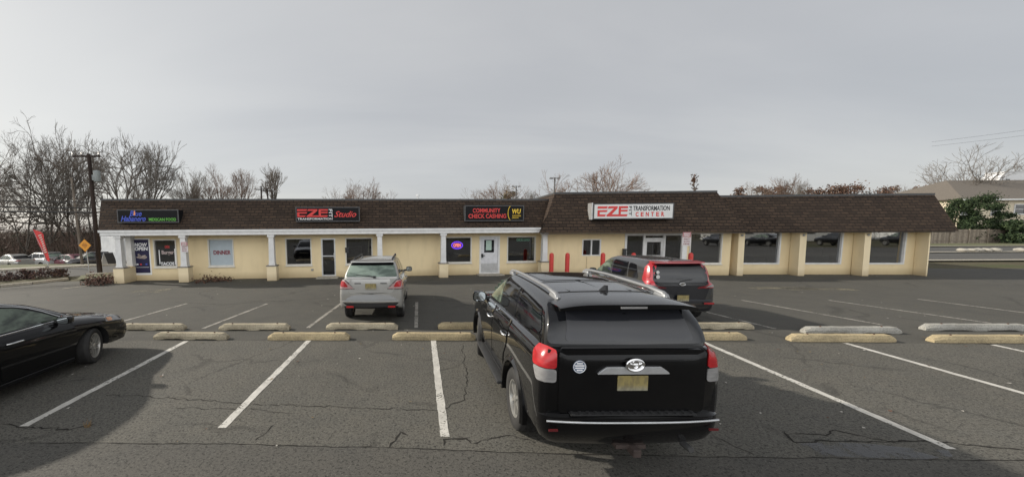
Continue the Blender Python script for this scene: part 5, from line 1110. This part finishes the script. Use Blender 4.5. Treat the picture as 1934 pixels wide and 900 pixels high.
tl_ = [(-60, 235, 44, TA1, 'tall bare tree cut by the left edge of the photo, in front of the thicket', 0.3, None), (22, 205, 46, OK1, 'leftmost fully visible bare tree with a crooked forked trunk, behind the red flag', 1.1, M_twigd),
       (78, 212, 47, TA1, 'tallest bare tree, wide and leaning, left of the utility pole', 2.0, M_twigd), (112, 250, 50, TA2, 'slim bare tree second left of the utility pole', .4, None), (138, 268, 47, TA1, 'bare tree just left of the orange sign', 3.6, M_twigd),
       (158, 280, 52, SL1, 'thin bare tree rising right behind the orange diamond sign', 1.2, None), (208, 232, 46, TA2, 'bare tree right of the utility pole with high spreading branches', 2.6, M_twigd), (278, 262, 48, FN1, 'broad fan-shaped bare tree above the restaurant sign', .2, M_twigd),
       (345, 310, 55, FN2, 'small bare tree right of the broad fan-shaped one', 1.0, None), (408, 305, 60, FN2, 'brownish bare tree, left one of the pair behind the left roof', 2.2, M_twigr), (445, 312, 62, FN1, 'brownish bare tree, right one of the pair behind the left roof', 1.7, M_twigr),
       (380, 325, 70, OK2, 'low bare tree peeping over the roof left of the brownish pair', .5, None), (522, 312, 55, SL1, 'wiry bare tree beside the two thin poles behind the left roof', 2.4, None), (690, 328, 52, VA1, 'small bare tree behind the roof right of the studio sign', 3.0, M_twigr),
       (925, 333, 58, VA1, 'bare tree behind the roof above the check cashing sign', .8, None), (1010, 356, 75, FN1, 'low faint bare tree behind the roof step', 2.9, None), (1117, 294, 46, VA1, 'round bare tree behind the roof left of the white sign', 1.3, None),
       (1418, 340, 75, FN2, 'bare tree above the right roof, leftmost of three', .6, None), (1472, 330, 72, OK2, 'bare tree above the right roof, middle one of three', 1.9, M_twigr), (1522, 336, 78, FN1, 'bare tree above the right roof, rightmost of three', 2.5, None),
       (1700, 345, 85, FN2, 'small bare tree behind the right end of the roof', .2, None), (1850, 272, 66, GN1, 'large gnarled bare oak behind the beige house', .9, M_twigd), (1930, 300, 104, OK2, 'bare tree behind the white building at the right edge', 2.2, None)]
for i, a in enumerate(tl_): tree_px(*a)
# small trees behind the roof that still carry leaves
def leafy(name, label, loc, h, w_, mats, n, leaf=.35, cat='tree', conic=.0, clumps=26, seed=1, trunk=True, group=None, dark=.45):
    r = random.Random(seed); t = thing(name, label, cat, loc, r.uniform(0, 6), group)
    if trunk:
        bm = BM(); tube(bm, [(0, 0, -.1), (.03 * h, 0, h * .4), (0, .02 * h, h * .9)], [h * .022, h * .015, h * .004], 6)
        for k in range(9): z = h * r.uniform(.2, .8); a = r.uniform(0, 6.3); tube(bm, [(0, 0, z), (math.cos(a) * w_ * .35, math.sin(a) * w_ * .35, z + h * .1)], [h * .008, h * .003], 4)
        obj('trunk', bm, M_bark, t, smooth=60)
    bm = BM(); cs = []
    for k in range(clumps):
        z = r.uniform(.15 if trunk else .05, .95) * h; lim = (w_ / 2) * (1 - z / h if conic else math.sin(PI * min(.97, .12 + .85 * z / h))**.6) * (1.0 if not conic else 1.1); a = r.uniform(0, 2 * PI); q = r.random()**.5
        cs.append((Vector((math.cos(a) * lim * q, math.sin(a) * lim * q, z)), r.uniform(.10, .22) * w_ * (.6 if conic else 1)))
    for k in range(n):
        c, cr_ = cs[r.randrange(len(cs))]; p = c + Vector((r.gauss(0, 1), r.gauss(0, 1), r.gauss(0, .75))) * cr_ * .55
        if p.z < .02: continue
        s = leaf * r.uniform(.5, 1.2); a = Vector((r.gauss(0, 1), r.gauss(0, 1), r.gauss(0, .6))).normalized(); b = a.orthogonal().normalized(); b = (Matrix.Rotation(r.uniform(0, 6.3), 3, a) @ b); cc = a.cross(b)
        f = bm.faces.new([bm.verts.new(p + b * s), bm.verts.new(p + cc * s * .45), bm.verts.new(p - b * s), bm.verts.new(p - cc * s * .45)]); f.material_index = r.choices(range(len(mats)), [1] * len(mats))[0]
    obj('crown' if trunk else 'foliage', bm, mats, t); return t
def leafm(name, col): return plain(name, col, .8, var=.35, scale=1.2, spec=.25)
LG = [leafm('dark evergreen leaf', (.016, .028, .013)), leafm('green leaf', (.030, .050, .020)), leafm('light leaf', (.055, .080, .034))]
LR = [leafm('red brown leaf', (.095, .052, .036)), leafm('rust leaf', (.125, .066, .044)), leafm('dull brown leaf', (.075, .05, .035))]
LB = [leafm('olive brown leaf', (.10, .08, .03)), leafm('tan leaf', (.17, .12, .06)), leafm('dull brown leaf', (.075, .05, .035))]
def px_leafy(name, label, x, ytop, Y, wpx, mats, n, base=None, **k):
    p = at(x, ytop, Y); g = gz(p.x, Y) if base is None else base
    return leafy(name, label, (p.x, Y, g), p.z - g, wpx * Y / FPX, mats, n, **k)
px_leafy('small_tree', 'sparse brown-green tree behind the roof under the lamp post', 962, 347, 55, 50, LB, 1500, seed=4, leaf=.16, clumps=34); px_leafy('small_tree', 'small dark conifer with reddish leaves at the roof hip', 1312, 322, 40, 40, LR, 520, conic=1, seed=15, leaf=.12, clumps=40)
for i, (x, yt, wd, Y, lab) in enumerate(((1812, 374, 50, 50, 'leafy green tree next to the right end of the roof'), (1856, 364, 52, 52, 'tallest leafy green tree in front of the beige house'), (1893, 398, 40, 51, 'spreading green tree right of the tallest leafy one'), (1832, 404, 34, 49.4, 'low green shrub tree behind the wooden fence'))):
    px_leafy('green_tree', lab, x, yt, Y, wd, LG, 6500, seed=40 + i, leaf=.13, clumps=26, group='green trees by the wooden fence')
px_leafy('shrub', 'dark green shrub hanging over the wooden fence at the right edge', 1915, 418, 47.4, 46, LG, 2600, seed=50, leaf=.2, clumps=22, cat='shrub', trunk=False)
ORD = ['leftmost', 'second', 'third', 'fourth', 'fifth', 'sixth', 'seventh', 'eighth', 'ninth', 'rightmost']
for i, (x, yt, wd) in enumerate(((1395, 353, 40), (1440, 350, 50), (1480, 349, 46), (1532, 354, 44), (1580, 349, 58), (1618, 347, 60), (1662, 351, 56), (1700, 346, 50), (1738, 350, 56), (1775, 356, 44))):
    px_leafy('brown_tree', (ORD[i] + (' ' if i in (0, 9) else ' from the left ') + 'of ten red-brown trees above the right roof'), x, yt, 84 + (i * 37 % 9), wd, LR + [M_twigr], 2600, seed=80 + i, leaf=.26, clumps=30, group='red-brown trees behind the right roof')
# dry shrubs in the island at the left, low ones at the foot of the wall
LP = [leafm('purple brown leaf', (.075, .045, .045)), leafm('dry leaf', (.16, .10, .075)), leafm('dark twig leaf', (.05, .038, .03))]
LK = [leafm('pinkish dry leaf', (.22, .12, .095)), leafm('dry leaf', (.16, .10, .075)), leafm('dark twig leaf', (.05, .038, .03))]
isl = []
for i, (x, y, h, wd, lab) in enumerate(((8, 532, .45, 1.5, 'low purple-brown shrub at the left edge of the planted island'), (46, 529, .55, 1.1, 'second dry shrub from the left in the planted island'), (82, 527, .6, 1.5, 'largest dry shrub in the planted island, below the red flag'), (114, 524, .5, 1.0, 'rightmost dry shrub of the planted island'))):
    p = G(x, y); leafy('shrub', lab, (p.x, p.y, 0.05), h * .8, wd * .8, LP, 800, leaf=.06, cat='shrub', clumps=14, seed=60 + i, trunk=False, group='dry shrubs in the island')
p = G(193, 536); leafy('shrub', 'low pinkish brown shrub at the left corner of the building', (p.x, p.y, 0), .32, 1.25, LK, 1300, leaf=.06, cat='shrub', clumps=16, seed=70, trunk=False)
p = G(402, 532); leafy('ground_plants', 'flat strip of reddish dead plants at the foot of the wall below the DINNER window', (p.x, p.y, 0), .06, 1.8, LR, 500, leaf=.07, cat='plants', clumps=14, seed=71, trunk=False)
bm = BM(); P = [G(x, y) for x, y in ((-80, 545), (0, 542), (60, 536), (128, 528), (130, 523), (60, 525), (0, 530), (-80, 534))]; prism(bm, [(p.x, p.y) for p in P], lambda x, y, d: Vector((x, y, d)), .07); struct('planted_island', recalc(bm), M_ground)
bm = BM()
for a, b in zip(P[:4], P[1:4]):
    d = b - a; box(bm, ((a + b) / 2 + Vector((0, 0, .05))), (d.length - .02, .15, .12), rot=Matrix.Rotation(math.atan2(d.y, d.x), 3, 'Z'))
struct('island_kerb', bm, M_conc)
bm = BM(); a, b = G(118, 545), G(172, 539); quad(bm, [(a.x, a.y - .12, .01), (b.x, b.y - .12, .01), (b.x, b.y + .12, .01), (a.x, a.y + .12, .01)]); struct('pale_strip', bm, M_conc)
# masses nobody could count: thicket on the left, woods along the horizon, leaf litter
def mass(name, x0, x1, y0, y1, ztop, n, mats, wts, tall, seed, wig=lambda x: 1.0):
    r = random.Random(seed); bm = BM()
    for k in range(n):
        x, y = r.uniform(x0, x1), r.uniform(y0, y1); g = gz(x, y); top = ztop * wig(x) * r.uniform(.55, 1.0); mi = r.choices(range(len(mats)), wts)[0]
        if r.random() < tall:
            lean = Vector((r.gauss(0, .25), r.gauss(0, .2), 1)); h = top * r.uniform(.5, 1); wd = r.uniform(.015, .05); a = Vector((x, y, g)); b = a + lean * h
            for q in range(3):
                f = a.lerp(b, r.uniform(.2, .9)); e = f + Vector((r.gauss(0, .5), r.gauss(0, .4), r.uniform(.3, 1))) * h * .22; fc = bm.faces.new([bm.verts.new(f), bm.verts.new(f + Vector((wd * .8, 0, 0))), bm.verts.new(e)]); fc.material_index = mi
            f = bm.faces.new([bm.verts.new(a), bm.verts.new(a + Vector((wd, 0, 0))), bm.verts.new(b + Vector((wd * .3, 0, 0))), bm.verts.new(b)]); f.material_index = mi
        else:
            p = Vector((x, y, g + top * r.random()**.8)); s = r.uniform(.06, .2) * (ztop / 6)**.6; a = Vector((r.gauss(0, 1), r.gauss(0, 1), r.gauss(0, .6))).normalized(); b = a.orthogonal().normalized(); c = a.cross(b)
            f = bm.faces.new([bm.verts.new(p + b * s), bm.verts.new(p + c * s * .5), bm.verts.new(p - b * s), bm.verts.new(p - c * s * .5)]); f.material_index = mi
    o = obj(name, bm, mats); o['kind'] = 'stuff'; return o
M_b1, M_b2, M_b3 = leafm('thicket brown', (.115, .082, .062)), leafm('thicket dark', (.068, .053, .043)), leafm('thicket red', (.135, .085, .068))
tag(mass('thicket', -64, -17, 45, 60, 5.6, 32000, [M_b1, M_b2, M_b3, LG[0]], [4, 4, 3, .6], .45, 1, lambda x: .8 + .25 * math.sin(x * .7) + .15 * math.sin(x * 1.9)), 'dense brown thicket of undergrowth behind the street on the left', 'undergrowth')
tag(mass('woods', -90, -5, 75, 95, 9.0, 15000, [M_b2, M_b1], [3, 3], .6, 2, lambda x: .8 + .2 * math.sin(x * .33)), 'far bare woods behind the trees on the left', 'woods')
tag(mass('woods', 60, 150, 88, 112, 10.5, 26000, [LR[0], LR[2], M_b1], [2, 4, 4], .25, 3, lambda x: .82 + .16 * math.sin(x * .23) + .1 * math.sin(x * .61)), 'reddish brown wooded ridge behind the right half of the roof', 'woods')
tag(mass('woods', -70, 90, -40, -26, 8.5, 14000, [M_b1, M_b2, LG[0], LR[2]], [3, 4, 2, 2], .15, 4, lambda x: .75 + .25 * math.sin(x * .21)), 'dark mixed woods added behind the camera, only to darken reflections in glass and paint', 'woods')  # unseen tree belt, added so paint and glass mirror something dark
r = random.Random(9); bm = BM()
for k in range(900):
    if r.random() < .55: q = WL.p(r.uniform(.5, WL.L), r.uniform(.15, 1.0) , 0) if r.random() < .45 else WR.p(r.uniform(0, WR.L), abs(r.gauss(0, .35)) + .05, 0)
    else: q = Vector((r.uniform(-12, 16), r.uniform(4.2, 16), 0))
    s = r.uniform(.012, .035); a = r.uniform(0, 6.3); z = .012 + r.random() * .012
    f = bm.faces.new([bm.verts.new(q + Vector((math.cos(a + o_) * s * e_, math.sin(a + o_) * s * e_, z + r.uniform(0, .01)))) for o_, e_ in ((0, 1), (1.57, .6), (3.14, 1), (4.71, .6))]); f.material_index = r.randrange(3)
o = obj('fallen_leaves', bm, [LR[1], LB[1], plain('paper scrap', (.4, .38, .34), .8)]); tag(o, 'scattered dead leaves on the asphalt and along the wall', 'leaves', kind='stuff')
r = random.Random(12); bm = BM(); p0 = G(166, 806)
for k in range(16):
    a = r.uniform(0, 6.3); tube(bm, [p0 + Vector((r.gauss(0, .02), r.gauss(0, .02), 0)), p0 + Vector((math.cos(a) * .05, math.sin(a) * .05, r.uniform(.03, .12)))], [.003, .001], 3)
tag(obj('dry_weed', bm, leafm('dry weed', (.20, .13, .06))), 'small dry weed growing from the crack near the sedan', 'weed')
# ================================================================ wheel stops and street things
def stop_mat(name, col, dark):
    t = NT(name); v = t.coord(); a = t.noise(v, 3, 7, .68); b = t.noise(v, 40, 4, .7)
    c = t.mix(t.ramp(a, [(.35, 0.0), (.68, 1.0)]), dark, col); c = t.mix(t.ramp(b, [(.35, .6), (.55, 0.0)]), c, tuple(x * .4 for x in dark)); t.base(c); t.set(**{R_: .9, SP: .2}); t.bump(b, .6, .012); return t.m
M_st = [stop_mat('weathered tan concrete', (.48, .425, .31), (.30, .262, .19)), stop_mat('faded yellow concrete', (.53, .43, .26), (.34, .28, .175)), stop_mat('pale grey concrete', (.43, .42, .38), (.27, .262, .235))]
def wheel_stop(x0, x1, y0, y1, mat, label, feet=True):
    L = math.hypot(x1 - x0, y1 - y0); t = thing('wheel_stop', label, 'wheel stop', ((x0 + x1) / 2, (y0 + y1) / 2, 0.004), math.atan2(y1 - y0, x1 - x0) + random.Random(int(x0 * 77)).uniform(-.02, .02), 'concrete wheel stops between the two rows of stalls')
    bm = BM(); rr = random.Random(int(x0 * 100)); rings = []
    for i in range(19):
        u = -L / 2 + L * i / 18; e_ = min(1, (L / 2 - abs(u)) / .11); h = .145 * (.55 + .45 * e_); wd = .105 * (.72 + .28 * e_); z0 = .022 if (feet and (.10 < abs(u) / L < .34)) else 0.0
        rings.append([Vector((u, a * wd + rr.gauss(0, .002), z)) for a, z in ((-1, z0), (-1, h * .55), (-.70, h * .97), (-.62, h), (.62, h), (.70, h * .97), (1, h * .55), (1, z0))])
        for q in rings[-1]: q.z += rr.gauss(0, .0022) if q.z > .02 else 0
    loft_rings(bm, rings); recalc(bm); bmesh.ops.bevel(bm, geom=[e for e in bm.edges if e.is_boundary], offset=.005); obj('concrete_bar', bm, mat, t, smooth=22)
    bm = BM()
    for u in (-L * .32, L * .32): lathe(bm, [(.016, .12), (.016, .163), (.01, .166)], 10, Matrix.Translation((u, 0, 0)))
    obj('anchor_pin', bm, plain('rusty pin', (.10, .055, .035), .8), t)
near = [(-6.24, -4.48, 8.70, 8.62, 0, 'tan wheel stop closest to the black sedan, at the head of its painted line'), (-3.51, -1.62, 8.60, 8.54, 1, 'yellowish wheel stop behind the silver SUV, near row'), (-.62, 1.29, 8.54, 8.48, 1, 'yellowish wheel stop touching the front left wheel of the black SUV, near row'),
        (5.45, 7.4, 8.42, 8.36, 1, 'short piece of tan wheel stop right of the black SUV, near row'), (8.28, 10.51, 8.24, 8.16, 1, 'orange-tan wheel stop in front of the left pale grey one'), (11.26, 13.6, 8.11, 8.02, 1, 'yellowish wheel stop cut by the right edge of the photo')]
farr = [(-7.68, -6.0, 9.51, 9.46, 0, 'leftmost tan wheel stop, just beyond the nose of the black sedan'), (-5.10, -3.30, 9.45, 9.41, 0, 'tan wheel stop second from the left in the far row'), (-2.37, -.54, 9.44, 9.40, 0, 'tan wheel stop directly behind the silver SUV, far row'),
        (.48, 2.3, 9.42, 9.38, 1, 'tan wheel stop running behind the mirror of the black SUV, far row'), (6.5, 8.34, 9.27, 9.23, 0, 'tan wheel stop behind the dark hatchback, far row'), (9.21, 11.43, 8.84, 8.78, 2, 'left one of the two pale grey wheel stops'), (12.34, 14.75, 9.02, 8.96, 2, 'right one of the two pale grey wheel stops')]
for x0, x1, y0, y1, k, lab in near + farr: wheel_stop(x0, x1, y0, y1, M_st[k], lab, k != 1)
# utility pole with transformer, wires
M_wood = bark('weathered pole wood', (.038, .029, .025)); M_gal = plain('galvanised steel', (.33, .34, .35), .5, .6)
def pole_from(px, ybase, ytop, tilt=0.0):
    b = G(px, ybase); t = at(px + tilt, ytop, b.y); return b, t.z
b, zt_ = pole_from(189, 517, 290); up = thing('utility_pole', 'dark wooden utility pole with a transformer at the left end of the building', 'pole', b)
bm = BM(); tube(bm, [(0, 0, -.2), (-.03, 0, zt_ * .5), (-.06, 0, zt_)], [.13, .11, .085], 10); obj('pole', bm, M_wood, up, smooth=60)
bm = BM(); box(bm, (-.15, -.05, zt_ - .15), (1.5, .08, .09)); obj('crossarm', bm, M_wood, up)
for x in (-.9, -.4, .55): bm = BM(); lathe(bm, [(.035, 0), (.05, .04), (.03, .08), (.05, .12), (.02, .16)], 8, Matrix.Translation((x, -.05, zt_ - .09))); obj('insulator', bm, plain('grey porcelain', (.3, .28, .26), .3), up)
bm = BM(); lathe(bm, [(.04, 0), (.15, .02), (.16, .07), (.16, .58), (.13, .63), (.04, .65)], 16, Matrix.Translation((.30, 0, zt_ - 1.55))); box(bm, (.12, 0, zt_ - 1.3), (.2, .08, .3)); obj('transformer', bm, plain('transformer grey', (.20, .22, .215), .5), up, smooth=40)
b2, z2 = pole_from(158, 492, 352); b2 = Vector((-24.6, 27.4, 0)); up2 = thing('utility_pole', 'thinner pale utility pole just left of the orange diamond sign', 'pole', b2); z2 = 6.2
bm = BM(); tube(bm, [(0, 0, -.2), (-.22, 0, z2)], [.09, .065], 10); obj('pole', bm, bark('pale pole wood', (.14, .12, .10)), up2, smooth=60)
M_wire = plain('black cable', (.012, .012, .012), .7)
def wire(p, q, sag, rad, label):
    p, q = Vector(p), Vector(q); mid = (p + q) / 2; t = thing('power_line', label, 'power line', p, 0, 'cables along the street'); bm = BM()
    tube(bm, [p.lerp(q, k / 24) - Vector((0, 0, sag * 4 * (k / 24) * (1 - k / 24))) - p for k in range(25)], rad, 5); obj('cable', bm, M_wire, t)
pc = Vector((b.x - .05, b.y, 0)); nx = Vector((-46, 6.5, 0))
for y, rad, lab in ((374, .022, 'topmost black cable running left from the utility pole'), (385, .03, 'thick middle black cable running left from the utility pole'), (393, .04, 'lowest and thickest black cable running left from the utility pole')):
    z = at(189, y + 8, b.y).z; wire((pc.x, pc.y - .1, z), (nx.x, nx.y, z + 1.3), .35, rad, lab)
# road sign, feather flag, sandwich board
b = G(170, 520); t = thing('road_sign', 'orange diamond road sign on a thin post by the street', 'sign', b); zc_ = at(165.5, 463, b.y).z; R45 = Matrix.Rotation(PI / 4, 3, 'Y'); sd_ = .48
bm = BM(); tube(bm, [(0, 0, -.1), (-.1, 0, zc_ + .3)], .025, 6); obj('post', bm, M_gal, t)
bm = BM(); box(bm, (-.1, -.04, zc_), (sd_, .012, sd_), 0, R45); pl = obj('sign_plate', bm, plain('orange sign sheeting', (.70, .30, .025), .5), t)
bm = BM(); [box(bm, (-.1 + dx, -.05, zc_ + dz), (w_, .004, h_)) for dx, dz, w_, h_ in ((0, .10, .20, .03), (0, .03, .30, .035), (0, -.04, .26, .03), (0, -.11, .14, .03))]; obj('lettering', bm, plain('dark orange print', (.28, .10, .02), .6), pl)
p = G(93, 506); t = thing('feather_flag', 'leaning red feather flag with faded white lettering beside the street', 'flag', p); top = at(60, 430, p.y) - p
P0, P1 = Vector((0, 0, .0)), top; wdir = Vector((.96, .28, 0)); bm = BM(); tube(bm, [P0, P0.lerp(P1, .5) + Vector((.06, 0, 0)), P1], [.022, .016, .008], 6); obj('pole', bm, M_gal, t)
bm = BM(); L_, Q_ = [], []
for k in range(15):
    f = k / 14; q = P0.lerp(P1, .20 + .8 * f) + Vector((0, .01 * math.sin(9 * f), 0)); wd = (.20 + .34 * f) * (1 if f < .86 else max(.05, 1 - ((f - .86) / .14)**2)); L_.append(bm.verts.new(q)); Q_.append(bm.verts.new(q + wdir * wd + Vector((0, .02 * math.sin(7 * f), -.10 * f - .12 * (1 - f)))))
for k in range(14): f = bm.faces.new((L_[k], Q_[k], Q_[k + 1], L_[k + 1])); f.material_index = 0
fl = obj('banner_cloth', bm, plain('red flag cloth', (.60, .055, .05), .7, var=.25), t)
bm = BM(); rr = random.Random(5)
for k in range(9):
    q = P0.lerp(P1, .42 + .047 * k * 1.1) + wdir * (.07 + .008 * k) + Vector((0, -.02, -.06)); box(bm, q + wdir * .12, (.20 + .01 * k, .006, .07), 0, Matrix.Rotation(-.3, 3, 'Y'))
obj('lettering', bm, plain('faded white print', (.62, .50, .44), .7), fl)
bm = BM(); box(bm, (0, 0, .03), (.4, .4, .06), 0, None, .5); obj('base', bm, M_conc, t)
a0 = G(206, 500); t = thing('sandwich_board', 'white folding sandwich board standing beyond the corner columns', 'sign board', (a0.x, a0.y, 0), -.25); M_sb = plain('white board', (.66, .66, .65), .5)
for s in (-1, 1):
    bm = BM(); box(bm, (s * .20, 0, .44), (.025, .6, .92), 0, Matrix.Rotation(-s * .38, 3, 'Y'), 1, .005); obj('board_panel', bm, M_sb if s < 0 else M_rub, t)
    bm = BM(); [box(bm, (s * .36, y, .03), (.03, .03, .06)) for y in (-.27, .27)]; obj('foot', bm, M_rub, t)
# lamp posts and poles behind the roof
def lamp_post(px, ytop, Y, label, heads):
    p = at(px, ytop, Y); t = thing('lamp_post', label, 'lamp post', (p.x, Y, 0)); bm = BM(); tube(bm, [(0, 0, 0), (0, 0, p.z - .05)], [.11, .07], 8); obj('pole', bm, plain('dark lamp metal', (.09, .085, .08), .5), t, smooth=60)
    for s in heads:
        bm = BM(); box(bm, (s * .36, 0, p.z - .12), (.36, .22, .14), 0, Matrix.Rotation(-s * .12, 3, 'Y'), .7, .02); box(bm, (s * .12, 0, p.z - .1), (.24, .05, .05)); obj('lamp_head', bm, plain('lamp head grey', (.16, .155, .15), .5), t)
lamp_post(1048, 334, 38, 'double-headed lamp post behind the step in the roof', (-1, 1)); lamp_post(975, 350, 46, 'lamp post in front of the brown-green tree behind the roof', (-1, 1))
for px, yt, lab in ((493, 352, 'left one of two thin poles behind the left roof'), (505, 355, 'right one of two thin poles behind the left roof')):
    p = at(px, yt, 52); t = thing('utility_pole', lab, 'pole', (p.x, 52, 0)); bm = BM(); tube(bm, [(0, 0, 0), (0, 0, p.z)], [.16, .1], 8); obj('pole', bm, M_wood, t, smooth=60); bm = BM(); box(bm, (0, 0, p.z - .4), (1.6, .1, .12)); obj('crossarm', bm, M_wood, t)
for y0, y1, lab in ((268, 240, 'upper faint wire high at the right edge of the photo'), (276, 252, 'lower faint wire high at the right edge of the photo')):
    wire(at(1760, y0, 60), at(2100, y1 - 18, 48), .1, .013, lab)
# wooden fence
x0, x1 = 27.0, 90.0; yF = 48.2; z1 = at(1800, 433, yF).z; t = thing('wooden_fence', 'weathered grey-brown board fence along the side street', 'fence', ((x0 + x1) / 2, yF, 0)); LOC['wooden_fence'] = Vector(((x0 + x1) / 2, yF, 0))
M_fw = [plain('fence wood %d' % i, c, .9, var=.3, scale=4) for i, c in enumerate(((.24, .20, .155), (.28, .235, .18), (.20, .165, .125)))]
bm = BM(); x = x0; rr = random.Random(3)
while x < x1: box(bm, (x, yF, z1 / 2 + rr.uniform(-.02, .02)), (.135, .025, z1), rr.randrange(3)); x += .145
obj('board_panel', bm, M_fw, t, world=True)
for k in range(27): bm = BM(); box(bm, (x0 + .1 + k * 2.4, yF - .06, z1 / 2 + .03), (.11, .09, z1 + .06)); obj('post', bm, M_fw[1], t, world=True)
bm = BM(); [box(bm, ((x0 + x1) / 2, yF - .03, z), (x1 - x0, .03, .09)) for z in (.35, z1 - .3)]; obj('rail', bm, M_fw[2], t, world=True)
# white-painted rocks on the median
rr = random.Random(8)
for k, (px, lab) in enumerate(((1816, 'leftmost whitish rock on the median of the side street'), (1834, 'second whitish rock on the median'), (1846, 'third whitish rock on the median'), (1862, 'fourth whitish rock on the median'), (1878, 'fifth whitish rock on the median'), (1925, 'whitish rock on the median near the right edge of the photo'))):
    p = G(px, 484); p.y = 33.3; p.x = at(px, 484, 33.3).x; t = thing('rock', lab, 'rock', (p.x, p.y, .09), rr.uniform(0, 6), 'whitish rocks on the median'); bm = BM(); bmesh.ops.create_icosphere(bm, subdivisions=2, radius=.3)
    for v in bm.verts: v.co = Vector((v.co.x * 1.3, v.co.y, v.co.z * .6 + .12)) * rr.uniform(.88, 1.1)
    obj('stone', bm, plain('whitewashed stone', (.33, .31, .27), .9, var=.2), t, smooth=50)
# beige house, white building
def house(name, label, x0, x1, y, zw, zr, depth, wallm, roofm, wins, hip=.0, oh=.6):
    t = thing(name, label, 'house', ((x0 + x1) / 2, y, 0)); LOC[name] = Vector(((x0 + x1) / 2, y, 0)); bm = BM(); box(bm, ((x0 + x1) / 2, y + depth / 2, zw / 2), (x1 - x0, depth, zw)); obj('wall', bm, wallm, t, world=True)
    bm = BM(); a, b, c, d = (x0 - oh, y - oh, zw), (x1 + oh, y - oh, zw), (x1 + oh, y + depth + oh, zw), (x0 - oh, y + depth + oh, zw); h = hip * depth / 2; m0, m1 = (x0 + h, y + depth / 2, zr), (x1 - h, y + depth / 2, zr)
    quad(bm, [a, b, m1, m0]); quad(bm, [c, d, m0, m1]); quad(bm, [d, a, m0]); quad(bm, [b, c, m1]); quad(bm, [a, d, c, b]); bmesh.ops.remove_doubles(bm, verts=bm.verts, dist=.001); rf = obj('roof', bm, roofm, t, world=True)
    bm = BM(); box(bm, ((x0 + x1) / 2, y - oh - .03, zw - .09), (x1 - x0 + 2 * oh, .04, .22)); obj('gutter', bm, M_trim, rf, world=True)
    for wx, wz, ww, wh in wins:
        bm = BM(); frm = Vector((wx, y, wz)); [box(bm, frm + Vector((dx, -.03, dz)), (sx_, .08, sz_)) for dx, dz, sx_, sz_ in ((-ww / 2, 0, .12, wh), (ww / 2, 0, .12, wh), (0, wh / 2, ww + .12, .12), (0, -wh / 2, ww + .2, .14), (0, 0, ww, .06))]; w_ = obj('window', bm, M_trim, t, world=True)
        bm = BM(); quad(bm, [(wx - ww / 2, y - .02, wz - wh / 2), (wx + ww / 2, y - .02, wz - wh / 2), (wx + ww / 2, y - .02, wz + wh / 2), (wx - ww / 2, y - .02, wz + wh / 2)]); obj('pane', bm, M_tint, w_, world=True)
    return t
yh = 58; xl = at(1816, 376, yh).x; zw = at(1860, 376, yh).z; zr = at(1900, 340, yh + 7).z
house('beige_house', 'beige house with a low brown hipped roof behind the wooden fence', xl, xl + 28, yh, zw, zr, 14, plain('beige siding', (.55, .48, .36), .8, var=.1), plain('brown grey roof shingles', (.135, .117, .097), .9, var=.3, scale=8),
      [(at(1925, 395, yh).x, at(1925, 395, yh).z, 1.6, 1.5), (at(1880, 398, yh).x, at(1880, 398, yh).z, 1.4, 1.3), (at(1822, 398, yh).x, at(1822, 398, yh).z, 1.2, 1.2), (at(1925, 425, yh).x, at(1925, 425, yh).z, 1.6, 1.3), (at(1990, 398, yh).x, at(1990, 398, yh).z, 1.6, 1.4)], 1.0)
yw = 88; x0 = at(1889, 330, yw).x; zt_ = at(1900, 325, yw).z; t = thing('white_building', 'plain white building rising above the beige house at the right edge', 'building', (x0 + 13, yw, 0)); bm = BM()
prism(bm, [(x0, 0), (x0 + 26, 0), (x0 + 26, zt_), (x0 + 1.2, zt_), (x0, zt_ - 1.3)], lambda x, y, d: Vector((x, yw + d, y)), 3); obj('wall', recalc(bm), plain('white siding', (.60, .60, .60), .7, var=.04), t, world=True)
bm = BM(); box(bm, (x0 + 13.6, yw + 1.5, zt_ + .08), (25.2, 3.3, .14)); obj('roof', bm, plain('white roof metal', (.60, .60, .60), .6), t, world=True)
w_ = BM(); box(w_, (x0 + 1.9, yw - .03, zt_ - 1.9), (.9, .08, .7)); obj('window', w_, M_tint, t, world=True)
# pale house row on the far side of the car park, mirrored in the windows
for k, (xa, xb, lab) in enumerate(((44, 62, 'pale sided house across the car park, left of two'), (70, 92, 'pale sided house across the car park, right of two'))):
    t = thing('pale_house', lab, 'house', ((xa + xb) / 2, -24, 0), 0, 'houses across the car park'); bm = BM(); box(bm, ((xa + xb) / 2, -28, 2.2), (xb - xa, 8, 4.4)); obj('wall', bm, plain('pale house siding', (.80, .79, .75), .7), t, world=True)
    bm = BM(); box(bm, ((xa + xb) / 2, -28, 5.0), (xb - xa + .8, 9, 1.2), 0, None, .6); obj('roof', bm, plain('brown grey roof shingles', (.135, .117, .097), .9), t, world=True)
    for j in range(4): bm = BM(); box(bm, (xa + 2.5 + j * (xb - xa - 5) / 3, -23.97, 1.9), (1.1, .08, 1.5)); obj('window', bm, M_tint, t, world=True)
